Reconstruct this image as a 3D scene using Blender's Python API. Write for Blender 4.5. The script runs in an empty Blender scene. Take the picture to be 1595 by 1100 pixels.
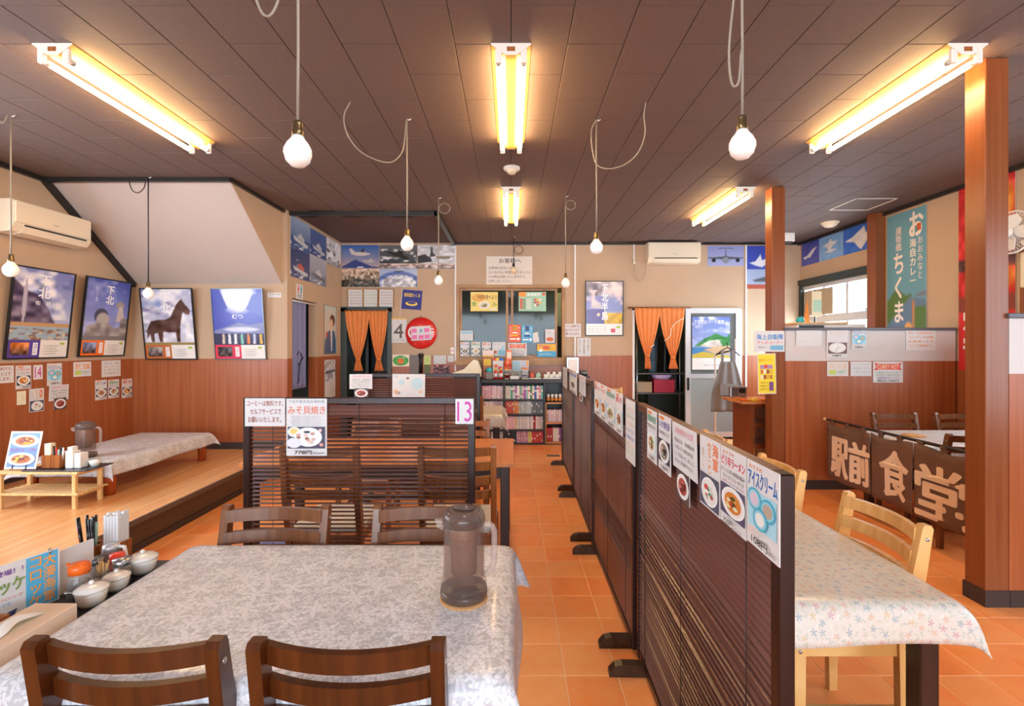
import bpy, bmesh, math, random
import numpy as np
from mathutils import Matrix, Vector
random.seed(7)
scene = bpy.context.scene
COL = scene.collection
HC, F, CX, CY = 1.36, 765.0, 796.0, 538.0      # eye height, focal length in pixels, vanishing point of a 1595x1100 frame
# ---------------------------------------------------------------- camera, world, light, exposure
cd = bpy.data.cameras.new('camera'); cam = bpy.data.objects.new('camera', cd); COL.objects.link(cam)
cam.location = (0, 0, HC); cam.rotation_euler = (math.pi/2, 0, 0)
cd.sensor_fit = 'HORIZONTAL'; cd.sensor_width = 36.0; cd.lens = 36.0*F/1595.0
cd.shift_x = (797.5-CX)/1595.0; cd.shift_y = -(550-CY)/1595.0; cd.clip_start = 0.05
scene.camera = cam
scene.view_settings.view_transform = 'Standard'; scene.view_settings.look = 'None'
scene.view_settings.gamma = 1.0; scene.view_settings.use_curve_mapping = False
scene.view_settings.exposure = 0.24
w = bpy.data.worlds.new('daylight'); scene.world = w; w.use_nodes = True
w.node_tree.nodes['Background'].inputs[0].default_value = (0.86, 0.93, 1.0, 1)
w.node_tree.nodes['Background'].inputs[1].default_value = 1.5
def area(name, loc, rot, sx, sy, power, color):
    l = bpy.data.lights.new(name, 'AREA'); l.shape = 'RECTANGLE'; l.size = sx; l.size_y = sy
    l.energy = power; l.color = color
    o = bpy.data.objects.new(name, l); COL.objects.link(o); o.location = loc; o.rotation_euler = rot
    return o
R = math.radians
area('shopfront_daylight', (0, -7.92, 1.7), (R(90), 0, 0), 7.8, 2.1, 700, (0.72, 0.87, 1.0))
area('window_daylight', (4.34, 6.4, 1.6), (0, R(90), 0), 1.2, 1.35, 110, (0.74, 0.87, 1.0))
area('right_window_daylight', (4.34, 0.3, 1.55), (0, R(90), 0), 1.5, 2.9, 35, (0.74, 0.87, 1.0))
area('alcove_fill_light', (4.31, 3.38, 1.5), (0, R(90), 0), 1.0, 1.05, 26, (0.74, 0.87, 1.0))  # added light at a made-up alcove opening
area('left_fill_light', (-4.29, 2.0, 1.6), (0, R(-90), 0), 1.3, 2.7, 80, (0.74, 0.87, 1.0))  # added side light for aisle and floor, its window unseen

# ---------------------------------------------------------------- materials
def lin(c):
    if isinstance(c, str):
        c = c.lstrip('#'); c = [int(c[i:i+2], 16)/255 for i in (0, 2, 4)]
        return tuple(v/12.92 if v <= .04045 else ((v+.055)/1.055)**2.4 for v in c)
    return tuple(c[:3])
M = {}
def mat(name, color, rough=.5, metal=0, noise=0, nscale=8, bump=0, spec=.5, trans=0, emit=None, estr=0, coat=0, alpha=1):
    m = bpy.data.materials.new(name); m.use_nodes = True; nt = m.node_tree; b = nt.nodes['Principled BSDF']
    c = lin(color)
    b.inputs['Base Color'].default_value = (*c, 1); b.inputs['Roughness'].default_value = rough
    b.inputs['Metallic'].default_value = metal; b.inputs['Specular IOR Level'].default_value = spec
    b.inputs['Transmission Weight'].default_value = trans; b.inputs['Coat Weight'].default_value = coat
    b.inputs['Alpha'].default_value = alpha
    if emit: b.inputs['Emission Color'].default_value = (*lin(emit), 1); b.inputs['Emission Strength'].default_value = estr
    if noise or bump:
        tc = nt.nodes.new('ShaderNodeTexCoord'); n = nt.nodes.new('ShaderNodeTexNoise')
        n.inputs['Scale'].default_value = nscale; n.inputs['Detail'].default_value = 4
        nt.links.new(tc.outputs['Object'], n.inputs['Vector'])
        if noise:
            r = nt.nodes.new('ShaderNodeValToRGB')
            r.color_ramp.elements[0].position = .3; r.color_ramp.elements[1].position = .7
            r.color_ramp.elements[0].color = (*[v*(1-noise) for v in c], 1); r.color_ramp.elements[1].color = (*[min(1, v*(1+noise)) for v in c], 1)
            nt.links.new(n.outputs['Fac'], r.inputs['Fac']); nt.links.new(r.outputs['Color'], b.inputs['Base Color'])
        if bump:
            bp = nt.nodes.new('ShaderNodeBump'); bp.inputs['Strength'].default_value = bump; bp.inputs['Distance'].default_value = .01
            nt.links.new(n.outputs['Fac'], bp.inputs['Height']); nt.links.new(bp.outputs['Normal'], b.inputs['Normal'])
    M[name] = m; return m
def wood(name, c1, c2, stretch=(1, 1, .06), scale=30, rough=.4, detail=5, coat=0, world=False, lo=.35, hi=.68):
    """grain: noise stretched along one axis, two tones"""
    m = mat(name, c1, rough, coat=coat); nt = m.node_tree; b = nt.nodes['Principled BSDF']
    if world: vec = nt.nodes.new('ShaderNodeNewGeometry').outputs['Position']
    else: vec = nt.nodes.new('ShaderNodeTexCoord').outputs['Object']
    mp = nt.nodes.new('ShaderNodeMapping'); mp.inputs['Scale'].default_value = stretch
    n = nt.nodes.new('ShaderNodeTexNoise'); n.inputs['Scale'].default_value = scale; n.inputs['Detail'].default_value = detail
    n.inputs['Distortion'].default_value = .3
    r = nt.nodes.new('ShaderNodeValToRGB'); r.color_ramp.elements[0].position = lo; r.color_ramp.elements[1].position = hi
    r.color_ramp.elements[0].color = (*lin(c1), 1); r.color_ramp.elements[1].color = (*lin(c2), 1)
    nt.links.new(vec, mp.inputs[0]); nt.links.new(mp.outputs[0], n.inputs['Vector'])
    nt.links.new(n.outputs['Fac'], r.inputs['Fac']); nt.links.new(r.outputs['Color'], b.inputs['Base Color'])
    return m
mat('wall', '#c3a78b', .75, noise=.03, nscale=3)
mat('slope', '#c9bcb3', .8, noise=.02, nscale=3)
wood('panel', '#9a5029', '#b3683d', (1, 1, .03), 30, .34, world=True, lo=.3, hi=.75)
wood('pillar', '#7f4322', '#935530', (1, 1, .03), 40, .28, world=True, lo=.3, hi=.75)
mat('baseboard', '#3b302e', .5)
mat('ceiling_base', '#2b1f1c', .8)
mat('ceiling_board', '#6f5e58', .7, noise=.05, nscale=40, bump=.05)
mat('ceiling_plain', '#65504a', .75)
mat('grout', '#ffcf9c', .8)
def tile_material():
    m = mat('tile', '#e0753a', .34); nt = m.node_tree; b = nt.nodes['Principled BSDF']
    g = nt.nodes.new('ShaderNodeNewGeometry'); oi = nt.nodes.new('ShaderNodeObjectInfo')
    n = nt.nodes.new('ShaderNodeTexNoise'); n.inputs['Scale'].default_value = 9; n.inputs['Detail'].default_value = 5
    n2 = nt.nodes.new('ShaderNodeTexNoise'); n2.inputs['Scale'].default_value = 1.4
    r = nt.nodes.new('ShaderNodeValToRGB'); e = r.color_ramp.elements
    e[0].position = .3; e[0].color = (*lin('#fa8b42'), 1); e[1].position = .72; e[1].color = (*lin('#ffb06c'), 1)
    add = nt.nodes.new('ShaderNodeMath'); add.operation = 'MULTIPLY_ADD'; add.inputs[1].default_value = .22
    nt.links.new(g.outputs['Position'], n.inputs['Vector']); nt.links.new(g.outputs['Position'], n2.inputs['Vector'])
    nt.links.new(oi.outputs['Random'], add.inputs[0])
    mx = nt.nodes.new('ShaderNodeMath'); mx.operation = 'MULTIPLY_ADD'; mx.inputs[1].default_value = .5
    nt.links.new(n.outputs['Fac'], mx.inputs[0]); 
    hv = nt.nodes.new('ShaderNodeMath'); hv.operation = 'MULTIPLY'; hv.inputs[1].default_value = .4
    nt.links.new(n2.outputs['Fac'], hv.inputs[0]); nt.links.new(hv.outputs[0], mx.inputs[2])
    nt.links.new(mx.outputs[0], add.inputs[2]); nt.links.new(add.outputs[0], r.inputs['Fac'])
    nt.links.new(r.outputs['Color'], b.inputs['Base Color'])
tile_material()
wood('platform_floor', '#e8a468', '#f3bd86', (1, .04, 1), 26, .26, world=True)
wood('platform_riser', '#4a372b', '#5e4838', (1, .05, 1), 18, .4, world=True)
wood('slat', '#643f38', '#7b554c', (.03, 1, 1), 40, .25)
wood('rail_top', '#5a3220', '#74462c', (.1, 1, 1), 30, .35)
wood('frame_dark', '#200c0a', '#331613', (1, 1, .06), 30, .32)
wood('foot_dark', '#2e1c13', '#453022', (.1, 1, 1), 30, .28)
wood('chair_wood', '#401d07', '#592c0d', (1, .1, .1), 45, .3)
wood('chair_brown', '#6a3d22', '#80502e', (1, .1, .1), 45, .3)
wood('chair_mid', '#86471c', '#a3602c', (1, .1, .1), 45, .3)
wood('chair_oak', '#dba25a', '#ecbd7c', (1, .1, .1), 45, .3)
wood('table_wood', '#c4733a', '#d98c50', (1, .06, 1), 25, .28)
wood('table_dark', '#2c1811', '#3a2018', (1, 1, .06), 30, .35)
wood('pine', '#e0b070', '#efc98d', (1, .08, .3), 40, .4)
wood('red_wood', '#9c3f17', '#b9561f', (1, 1, .06), 30, .25)
wood('box_wood', '#8c481c', '#b06b33', (1, 1, .08), 40, .4)
wood('window_wood', '#9a6a35', '#b98848', (.1, 1, .1), 40, .4)
wood('shelf_wood', '#c98048', '#dd9a5f', (.1, 1, 1), 30, .4)
mat('shelf_black', '#2f2622', .4)
mat('white', '#eeece8', .5); mat('paper', '#dedcdb', .6); mat('ivory', '#e8dcc2', .45); mat('acwhite', '#ecdfc6', .35)
mat('fixture_white', '#f5efe2', .4); mat('reflector_glow_tint', '#c9a05a', .45)  # tan tone stands in for the tubes' warm glow on white metal
mat('plate', '#f3efe8', .2, coat=.3); mat('tube', '#fff1c8', .4, emit='#ffd699', estr=46); mat('tube_fill_cool', '#ffffff', .4, emit='#e9f1ff', estr=46)
mat('bulb', '#f4f1ee', .18, emit='#fff4e0', estr=.12, coat=.4); mat('brass', '#7a6848', .3, metal=.8)
mat('cord_grey', '#8c8172', .5); mat('cord_black', '#1f1a18', .5)
mat('black', '#171514', .4); mat('black_gloss', '#121316', .18); mat('dark_trim', '#2d2a28', .35, metal=.2)
mat('metal', '#b9bcbf', .28, metal=.9); mat('alu', '#d8dadc', .35, metal=.5); mat('steel_dark', '#77797a', .35, metal=.8)
mat('navy_seat', '#232838', .22, coat=.3); mat('white_seat', '#ddd9d2', .35)
mat('orange_cap', '#f06a1c', .35); mat('red_cap', '#ee3a20', .35); mat('red', '#d8231f', .25, coat=.4); mat('yellow', '#f2c21f', .4)
mat('soy', '#2a0d08', .1, coat=.3); mat('cork', '#d6a36c', .8, noise=.1, nscale=200)
mat('grey_cloth', '#84807e', .85, noise=.06, nscale=60, bump=.1); mat('teal_dark', '#3c4440', .4, metal=.3)
mat('tray_black', '#1d1c22', .3); mat('tissue', '#f4f2f0', .8); mat('tissue_box', '#ead2bc', .6)
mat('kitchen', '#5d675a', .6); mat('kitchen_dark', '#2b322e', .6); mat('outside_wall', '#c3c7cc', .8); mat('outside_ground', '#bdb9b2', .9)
mat('cap_grey', '#5b5a60', .4); mat('hatch', '#eeeae4', .5); mat('green_dark', '#2f3b36', .4)
mat('cup', '#f4f0ea', .25); mat('orange_cup', '#e58d3d', .4); mat('pink', '#e4427b', .5); mat('crimson', '#a92440', .5); mat('teal', '#35b5bd', .3)
mat('navy', '#2f3488', .6); mat('cream_board', '#ece0d2', .6); mat('lavender', '#b9a8d8', .5); mat('cardboard', '#b7a58a', .8); mat('bluegrey', '#7d97a5', .4); mat('cream', '#efe6c8', .4)
def glassy(name, color, rough=.05, mixf=.35, tint=.72):
    m = bpy.data.materials.new(name); m.use_nodes = True; nt = m.node_tree
    b = nt.nodes['Principled BSDF']; b.inputs['Base Color'].default_value = (*lin(color), 1); b.inputs['Roughness'].default_value = rough
    t = nt.nodes.new('ShaderNodeBsdfTransparent'); t.inputs[0].default_value = (*[tint+(1-tint)*v for v in lin(color)], 1)
    mx = nt.nodes.new('ShaderNodeMixShader'); mx.inputs[0].default_value = mixf
    nt.links.new(t.outputs[0], mx.inputs[1]); nt.links.new(b.outputs[0], mx.inputs[2])
    nt.links.new(mx.outputs[0], nt.nodes['Material Output'].inputs[0]); M[name] = m
glassy('glass_clear', '#e8eeee', .03, .12); glassy('glass_kitchen', '#2c3832', .06, .4, .5); glassy('glass_frost', '#aeb6b4', .35, .7)
glassy('jug_plastic', '#c4b2aa', .07, .11, .8); glassy('jug_lid', '#7d6a62', .12, .45); glassy('jug_handle', '#d9c8be', .1, .3)
glassy('bottle_glass', '#cfc6bd', .06, .3); glassy('vinyl', '#ffffff', .1, .25)
def print_material(name, rough):
    m = bpy.data.materials.new(name); m.use_nodes = True; nt = m.node_tree; b = nt.nodes['Principled BSDF']
    a = nt.nodes.new('ShaderNodeAttribute'); a.attribute_name = 'Col'
    nt.links.new(a.outputs['Color'], b.inputs['Base Color']); b.inputs['Roughness'].default_value = rough; M[name] = m
print_material('print', .5); print_material('print_gloss', .22)
def flower_layer(nt, uv, scale, rad, petals, k, rnd=.75):
    """scattered flower shapes: mask, two random numbers and the distance to the flower centre"""
    L = nt.links.new
    mp = nt.nodes.new('ShaderNodeMapping'); mp.inputs['Scale'].default_value = (scale, scale, 1); mp.inputs['Location'].default_value = (k*3.1, k*1.7, 0); L(uv, mp.inputs[0])
    v = nt.nodes.new('ShaderNodeTexVoronoi'); v.voronoi_dimensions = '2D'; v.inputs['Scale'].default_value = 1; v.inputs['Randomness'].default_value = rnd; L(mp.outputs[0], v.inputs['Vector'])
    d = nt.nodes.new('ShaderNodeVectorMath'); d.operation = 'SUBTRACT'; L(mp.outputs[0], d.inputs[0]); L(v.outputs['Position'], d.inputs[1])
    sp = nt.nodes.new('ShaderNodeSeparateXYZ'); L(d.outputs[0], sp.inputs[0])
    at = nt.nodes.new('ShaderNodeMath'); at.operation = 'ARCTAN2'; L(sp.outputs[1], at.inputs[0]); L(sp.outputs[0], at.inputs[1])
    sc = nt.nodes.new('ShaderNodeSeparateColor'); L(v.outputs['Color'], sc.inputs[0])
    ph = nt.nodes.new('ShaderNodeMath'); ph.operation = 'MULTIPLY_ADD'; ph.inputs[1].default_value = petals; L(at.outputs[0], ph.inputs[0])
    p6 = nt.nodes.new('ShaderNodeMath'); p6.operation = 'MULTIPLY'; p6.inputs[1].default_value = 6.28; L(sc.outputs[1], p6.inputs[0]); L(p6.outputs[0], ph.inputs[2])
    co = nt.nodes.new('ShaderNodeMath'); co.operation = 'COSINE'; L(ph.outputs[0], co.inputs[0])
    th = nt.nodes.new('ShaderNodeMath'); th.operation = 'MULTIPLY_ADD'; th.inputs[1].default_value = rad*.5; th.inputs[2].default_value = rad*.62; L(co.outputs[0], th.inputs[0])
    lt = nt.nodes.new('ShaderNodeMath'); lt.operation = 'LESS_THAN'; L(v.outputs['Distance'], lt.inputs[0]); L(th.outputs[0], lt.inputs[1])
    return lt.outputs[0], sc.outputs[0], sc.outputs[2], v.outputs['Distance']
def cloth_lace():
    m = mat('lace', '#d8d6d4', .36, coat=.2); nt = m.node_tree; b = nt.nodes['Principled BSDF']; L = nt.links.new
    tc = nt.nodes.new('ShaderNodeTexCoord').outputs['UV']
    nz = nt.nodes.new('ShaderNodeTexNoise'); nz.inputs['Scale'].default_value = 30; L(tc, nz.inputs['Vector'])
    mv = nt.nodes.new('ShaderNodeVectorMath'); mv.operation = 'MULTIPLY_ADD'; mv.inputs[1].default_value = (.018, .018, 0); L(nz.outputs['Color'], mv.inputs[0]); L(tc, mv.inputs[2]); uv = mv.outputs[0]
    m1, _, _, d1 = flower_layer(nt, uv, 11, .44, 6, 0, .9); m2, _, _, d2 = flower_layer(nt, uv, 27, .42, 5, 1); m3, _, _, _ = flower_layer(nt, uv, 55, .5, 2, 2)
    s1 = nt.nodes.new('ShaderNodeMath'); s1.operation = 'MULTIPLY'; s1.inputs[1].default_value = 44; L(d1, s1.inputs[0])
    sn = nt.nodes.new('ShaderNodeMath'); sn.operation = 'SINE'; L(s1.outputs[0], sn.inputs[0])
    w1 = nt.nodes.new('ShaderNodeMath'); w1.operation = 'MULTIPLY_ADD'; w1.inputs[1].default_value = .22; w1.inputs[2].default_value = .72; L(sn.outputs[0], w1.inputs[0])
    f1 = nt.nodes.new('ShaderNodeMath'); f1.operation = 'MULTIPLY'; L(m1, f1.inputs[0]); L(w1.outputs[0], f1.inputs[1])
    f2 = nt.nodes.new('ShaderNodeMath'); f2.operation = 'MULTIPLY'; f2.inputs[1].default_value = .62; L(m2, f2.inputs[0])
    f3 = nt.nodes.new('ShaderNodeMath'); f3.operation = 'MULTIPLY'; f3.inputs[1].default_value = .45; L(m3, f3.inputs[0])
    x = nt.nodes.new('ShaderNodeMath'); x.operation = 'MAXIMUM'; L(f1.outputs[0], x.inputs[0]); L(f2.outputs[0], x.inputs[1])
    y = nt.nodes.new('ShaderNodeMath'); y.operation = 'MAXIMUM'; L(x.outputs[0], y.inputs[0]); L(f3.outputs[0], y.inputs[1])
    r = nt.nodes.new('ShaderNodeMix'); r.data_type = 'RGBA'; r.inputs[6].default_value = (*lin('#c2c4ca'), 1); r.inputs[7].default_value = (*lin('#f2f3f8'), 1)
    L(y.outputs[0], r.inputs[0]); L(r.outputs[2], b.inputs['Base Color'])
    bp = nt.nodes.new('ShaderNodeBump'); bp.inputs['Strength'].default_value = .35; bp.inputs['Distance'].default_value = .03
    n3 = nt.nodes.new('ShaderNodeTexNoise'); n3.inputs['Scale'].default_value = 5; n3.inputs['Detail'].default_value = 2; n3.inputs['Distortion'].default_value = 1
    L(tc, n3.inputs['Vector']); L(n3.outputs['Fac'], bp.inputs['Height']); L(bp.outputs[0], b.inputs['Normal'])
cloth_lace()
def cloth_flower():
    m = mat('flower_cloth', '#efe6d8', .36, coat=.15); nt = m.node_tree; b = nt.nodes['Principled BSDF']; L = nt.links.new
    uv = nt.nodes.new('ShaderNodeTexCoord').outputs['UV']
    layer = lambda *q: flower_layer(nt, uv, *q)
    m1, h1, g1, d1 = layer(30, .27, 5, 0)
    m2, h2, g2, d2 = layer(50, .36, 2, 1)
    def ramp(cols, src):
        r = nt.nodes.new('ShaderNodeValToRGB'); r.color_ramp.interpolation = 'CONSTANT'
        while len(r.color_ramp.elements) < len(cols): r.color_ramp.elements.new(.5)
        for i, c in enumerate(cols): r.color_ramp.elements[i].position = i/len(cols); r.color_ramp.elements[i].color = (*lin(c), 1)
        L(src, r.inputs[0]); return r.outputs[0]
    cf = ramp(['#cfa3a6', '#aab4b8', '#dcb79f', '#a3afb6', '#d6bd98', '#c9c3ad'], h1)
    cl = ramp(['#c6c8ba', '#cfccba', '#c6c9c2', '#e6dcce'], h2)
    x1 = nt.nodes.new('ShaderNodeMix'); x1.data_type = 'RGBA'; x1.inputs[6].default_value = (*lin('#dcd4c8'), 1); L(m2, x1.inputs[0]); L(cl, x1.inputs[7])
    x2 = nt.nodes.new('ShaderNodeMix'); x2.data_type = 'RGBA'; L(m1, x2.inputs[0]); L(x1.outputs[2], x2.inputs[6]); L(cf, x2.inputs[7])
    L(x2.outputs[2], b.inputs['Base Color'])
cloth_flower()
def noren_mat(name, c, r2=.8):
    mat(name, c, r2, noise=.05, nscale=25, bump=.04)
noren_mat('noren_tan', '#d9b48c'); noren_mat('noren_orange', '#e58a4a'); noren_mat('noren_blue', '#7f83ac'); noren_mat('noren_brown', '#6f5448')

# ---------------------------------------------------------------- mesh building
class MB:
    def __init__(s): s.v = []; s.f = []; s.sm = []
    def add(s, vs, fs, smooth=False):
        k = len(s.v); s.v += [tuple(p) for p in vs]; s.f += [tuple(i+k for i in f) for f in fs]; s.sm += [smooth]*len(fs); return s
    def box(s, x0, y0, z0, x1, y1, z1, T=None):
        vs = [Vector(p) for p in ((x0,y0,z0),(x1,y0,z0),(x1,y1,z0),(x0,y1,z0),(x0,y0,z1),(x1,y0,z1),(x1,y1,z1),(x0,y1,z1))]
        if T is not None: vs = [T @ p for p in vs]
        return s.add(vs, [(3,2,1,0),(4,5,6,7),(0,1,5,4),(1,2,6,5),(2,3,7,6),(3,0,4,7)])
    def rbox(s, x0, y0, z0, x1, y1, z1, b=.004, seg=2, T=None):
        bm = bmesh.new(); bmesh.ops.create_cube(bm, size=1)
        for v in bm.verts: v.co = Vector((x0+(v.co.x+.5)*(x1-x0), y0+(v.co.y+.5)*(y1-y0), z0+(v.co.z+.5)*(z1-z0)))
        bmesh.ops.bevel(bm, geom=list(bm.edges), offset=b, segments=seg, affect='EDGES', profile=.5)
        bm.verts.index_update(); vs = [(T @ v.co if T is not None else v.co.copy()) for v in bm.verts]
        fs = [tuple(v.index for v in f.verts) for f in bm.faces]; bm.free(); return s.add(vs, fs, False)
    def prism(s, pts, z0, z1, T=None):
        n = len(pts); vs = [Vector((x, y, z0)) for x, y in pts]+[Vector((x, y, z1)) for x, y in pts]
        if T is not None: vs = [T @ p for p in vs]
        return s.add(vs, [tuple(range(n-1, -1, -1)), tuple(range(n, 2*n))]+[(i, (i+1) % n, n+(i+1) % n, n+i) for i in range(n)])
    def lathe(s, prof, n=20, c=(0,0,0), sx=1, sy=1, T=None):
        k = len(prof); vs = []
        for i in range(n):
            a = 2*math.pi*i/n
            for r, z in prof: vs.append(Vector((c[0]+r*sx*math.cos(a), c[1]+r*sy*math.sin(a), c[2]+z)))
        if T is not None: vs = [T @ p for p in vs]
        fs = [(i*k+j, ((i+1) % n)*k+j, ((i+1) % n)*k+j+1, i*k+j+1) for i in range(n) for j in range(k-1)]
        fs.append(tuple(i*k for i in range(n-1, -1, -1))); fs.append(tuple(i*k+k-1 for i in range(n)))
        return s.add(vs, fs, True)
    def tube(s, pts, r, n=8, closed=False):
        pts = [Vector(p) for p in pts]; m = len(pts); up = None; vs = []
        for i, p in enumerate(pts):
            if closed: t = pts[(i+1) % m]-pts[i-1]
            else: t = pts[min(i+1, m-1)]-pts[max(i-1, 0)]
            t.normalize()
            if up is None: up = t.orthogonal().normalized()
            up = (up-t*up.dot(t)); up = up.normalized() if up.length > 1e-6 else t.orthogonal().normalized()
            b = t.cross(up); rr = r[i] if isinstance(r, (list, tuple)) else r
            for j in range(n):
                a = 2*math.pi*j/n; vs.append(p+up*rr*math.cos(a)+b*rr*math.sin(a))
        q = m if closed else m-1
        fs = [(i*n+j, i*n+(j+1) % n, ((i+1) % m)*n+(j+1) % n, ((i+1) % m)*n+j) for i in range(q) for j in range(n)]
        if not closed: fs += [tuple(range(n-1, -1, -1)), tuple(range((m-1)*n, m*n))]
        return s.add(vs, fs, True)
    def sheet(s, fn, nu, nv, th=0):
        """grid fn(u,v)->point"""
        vs = [fn(i/nu, j/nv) for i in range(nu+1) for j in range(nv+1)]
        return s.add(vs, [(i*(nv+1)+j, (i+1)*(nv+1)+j, (i+1)*(nv+1)+j+1, i*(nv+1)+j+1) for i in range(nu) for j in range(nv)], True)
    def mesh(s, name, m):
        me = bpy.data.meshes.new(name); me.from_pydata([tuple(p) for p in s.v], [], s.f)
        me.polygons.foreach_set('use_smooth', s.sm)
        if m: me.materials.append(M[m] if isinstance(m, str) else m)
        me.update(); return me
    def build(s, name, m, parent=None, **kw): return link(name, s.mesh(name, m), parent, **kw)
def link(name, data, parent=None, label=None, cat=None, group=None, kind=None, loc=None, rotz=None, matrix=None):
    o = bpy.data.objects.new(name, data); COL.objects.link(o)
    if parent: o.parent = parent
    if label: o['label'] = label
    if cat: o['category'] = cat
    if group: o['group'] = group
    if kind: o['kind'] = kind
    if matrix is not None: o.matrix_world = matrix
    if loc is not None: o.location = loc
    if rotz is not None: o.rotation_euler = (0, 0, rotz)
    return o
def thing(name, label, cat, loc=(0,0,0), rotz=0, group=None): return link(name, None, None, label, cat, group, None, loc, rotz)
def struct(name, mb, m, parent=None): return mb.build(name, m, parent, kind=None if parent else 'structure')
def dup(root, loc, rotz=None, label=None, group=None):
    r = root.copy(); COL.objects.link(r); r.location = loc
    if rotz is not None: r.rotation_euler = (0, 0, rotz)
    if label: r['label'] = label
    if group: r['group'] = group
    for ch in root.children:
        c = ch.copy(); COL.objects.link(c); c.parent = r
        for g in ch.children:
            d = g.copy(); COL.objects.link(d); d.parent = c
    return r
def solid(o, t, off=0):
    md = o.modifiers.new('thickness', 'SOLIDIFY'); md.thickness = t; md.offset = off; return o
def W(px, py, Y): return ((px-CX)/F*Y, Y, HC-(py-CY)/F*Y)
def smooth(pts, n=6):
    p = [Vector(q) for q in pts]; p = [2*p[0]-p[1]]+p+[2*p[-1]-p[-2]]; out = []
    for i in range(1, len(p)-2):
        for k in range(n):
            t = k/n; out.append(.5*(2*p[i]+(p[i+1]-p[i-1])*t+(2*p[i-1]-5*p[i]+4*p[i+1]-p[i+2])*t*t+(3*p[i]-p[i-1]-3*p[i+1]+p[i+2])*t**3))
    return out+[p[-2]]
class Wall:
    """a wall plane; a runs to the right as one faces it, b is the height"""
    def __init__(s, kind, val): s.k = kind; s.val = val
    def ab(s, x, y):
        if s.k == 'B': Y = s.val; a = (x-CX)/F*Y
        else:
            Y = s.val*F/(x-CX); a = Y if s.k == 'L' else -Y
        return a, HC-(y-CY)/F*Y
    def matrix(s, a, b, off=0):
        if s.k == 'B': u, n, o = (1,0,0), (0,-1,0), (a, s.val-off, b)
        elif s.k == 'L': u, n, o = (0,1,0), (1,0,0), (s.val+off, a, b)
        else: u, n, o = (0,-1,0), (-1,0,0), (s.val-off, -a, b)
        return Matrix(((u[0], 0, n[0], o[0]), (u[1], 0, n[1], o[1]), (0, 1, 0, o[2]), (0, 0, 0, 1)))
# ---------------------------------------------------------------- flat print: lettering and pictures
_tc = bpy.data.curves.new('lettering_source', 'FONT'); _to = bpy.data.objects.new('lettering_source', _tc); COL.objects.link(_to)
_tc.resolution_u = 3; _tc.align_x = 'CENTER'
_cache = {}
def glyphs(s, vertical=False):
    key = (s, vertical)
    if key not in _cache:
        _tc.body = '\n'.join(s) if vertical else s; _tc.space_line = 1.0
        bpy.context.view_layer.update(); dg = bpy.context.evaluated_depsgraph_get()
        me = _to.evaluated_get(dg).to_mesh()
        v = np.array([p.co[:2] for p in me.vertices]) if len(me.vertices) else np.zeros((0, 2)); f = [tuple(p.vertices) for p in me.polygons]
        _to.evaluated_get(dg).to_mesh_clear()
        if len(v): v = (v-v.min(0))/np.maximum(v.max(0)-v.min(0), 1e-6)
        _cache[key] = (v, f)
    return _cache[key]
class Print:
    def __init__(s, w, h, z): s.w, s.h, s.z = w, h, z; s.v = []; s.f = []; s.c = []; s.tv = []; s.tf = []; s.tc = []; s.dz = .0003
    def _face(s, pts, col):
        k = len(s.v); s.z += s.dz; s.v += [(x*s.w, (1-y)*s.h, s.z) for x, y in pts]
        s.f.append(tuple(range(k, k+len(pts)))); s.c.append([lin(col)]*len(pts))
    def rect(s, x0, y0, x1, y1, col): s._face([(x0, y1), (x1, y1), (x1, y0), (x0, y0)], col); return s
    def ell(s, cx, cy, rx, ry, col, n=18): s._face([(cx+rx*math.cos(2*math.pi*i/n), cy-ry*math.sin(2*math.pi*i/n)) for i in range(n)], col); return s
    def poly(s, pts, col):
        a = sum(pts[i-1][0]*pts[i][1]-pts[i][0]*pts[i-1][1] for i in range(len(pts)))
        s._face(pts if a < 0 else pts[::-1], col); return s
    def text(s, t, x0, y0, x1, y1, col, bold=0, vertical=False):
        v, f = glyphs(t, vertical); s.z += s.dz; c = lin(col)
        n = 1 if vertical else max(1, len(t)); m = len(t) if vertical else 1
        bx, by = bold*.7*(x1-x0)/n, bold*.5*(y1-y0)/m
        for qx, qy in (((0, 0),) if not bold else ((-bx, -by), (bx, -by), (-bx, by), (bx, by))):
            k = len(s.tv); s.z += s.dz*.1
            s.tv += [((x0+(x1-x0)*p[0]+qx)*s.w, (1-(y1-(y1-y0)*p[1])+qy)*s.h, s.z) for p in v]
            for q in f: s.tf.append(tuple(i+k for i in q)); s.tc.append([c]*len(q))
        return s
    def img(s, x0, y0, x1, y1, A):
        h, w = A.shape[:2]; s.z += s.dz; k = len(s.v); A = np.clip(A, 0, 1); L = np.where(A <= .04045, A/12.92, ((A+.055)/1.055)**2.4)
        s.v += [((x0+(x1-x0)*i/(w-1))*s.w, (1-(y0+(y1-y0)*j/(h-1)))*s.h, s.z) for j in range(h) for i in range(w)]
        for j in range(h-1):
            for i in range(w-1):
                q = ((j+1, i), (j+1, i+1), (j, i+1), (j, i)); s.f.append(tuple(k+a*w+b for a, b in q)); s.c.append([tuple(L[a, b]) for a, b in q])
        return s
    def _mk(s, name, v, f, c, m, parent):
        if not f: return
        me = bpy.data.meshes.new(name); me.from_pydata(v, [], f); me.materials.append(M[m])
        ca = me.color_attributes.new('Col', 'FLOAT_COLOR', 'CORNER')
        ca.data.foreach_set('color', np.array([(*q, 1) for p in c for q in p], dtype=np.float32).ravel())
        return link(name, me, parent)
    def done(s, parent, m='print'):
        s._mk('print', s.v, s.f, s.c, m, parent); s._mk('lettering', s.tv, s.tf, s.tc, m, parent)
def H(c): c = c.lstrip('#'); return np.array([int(c[i:i+2], 16)/255 for i in (0, 2, 4)])
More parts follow.
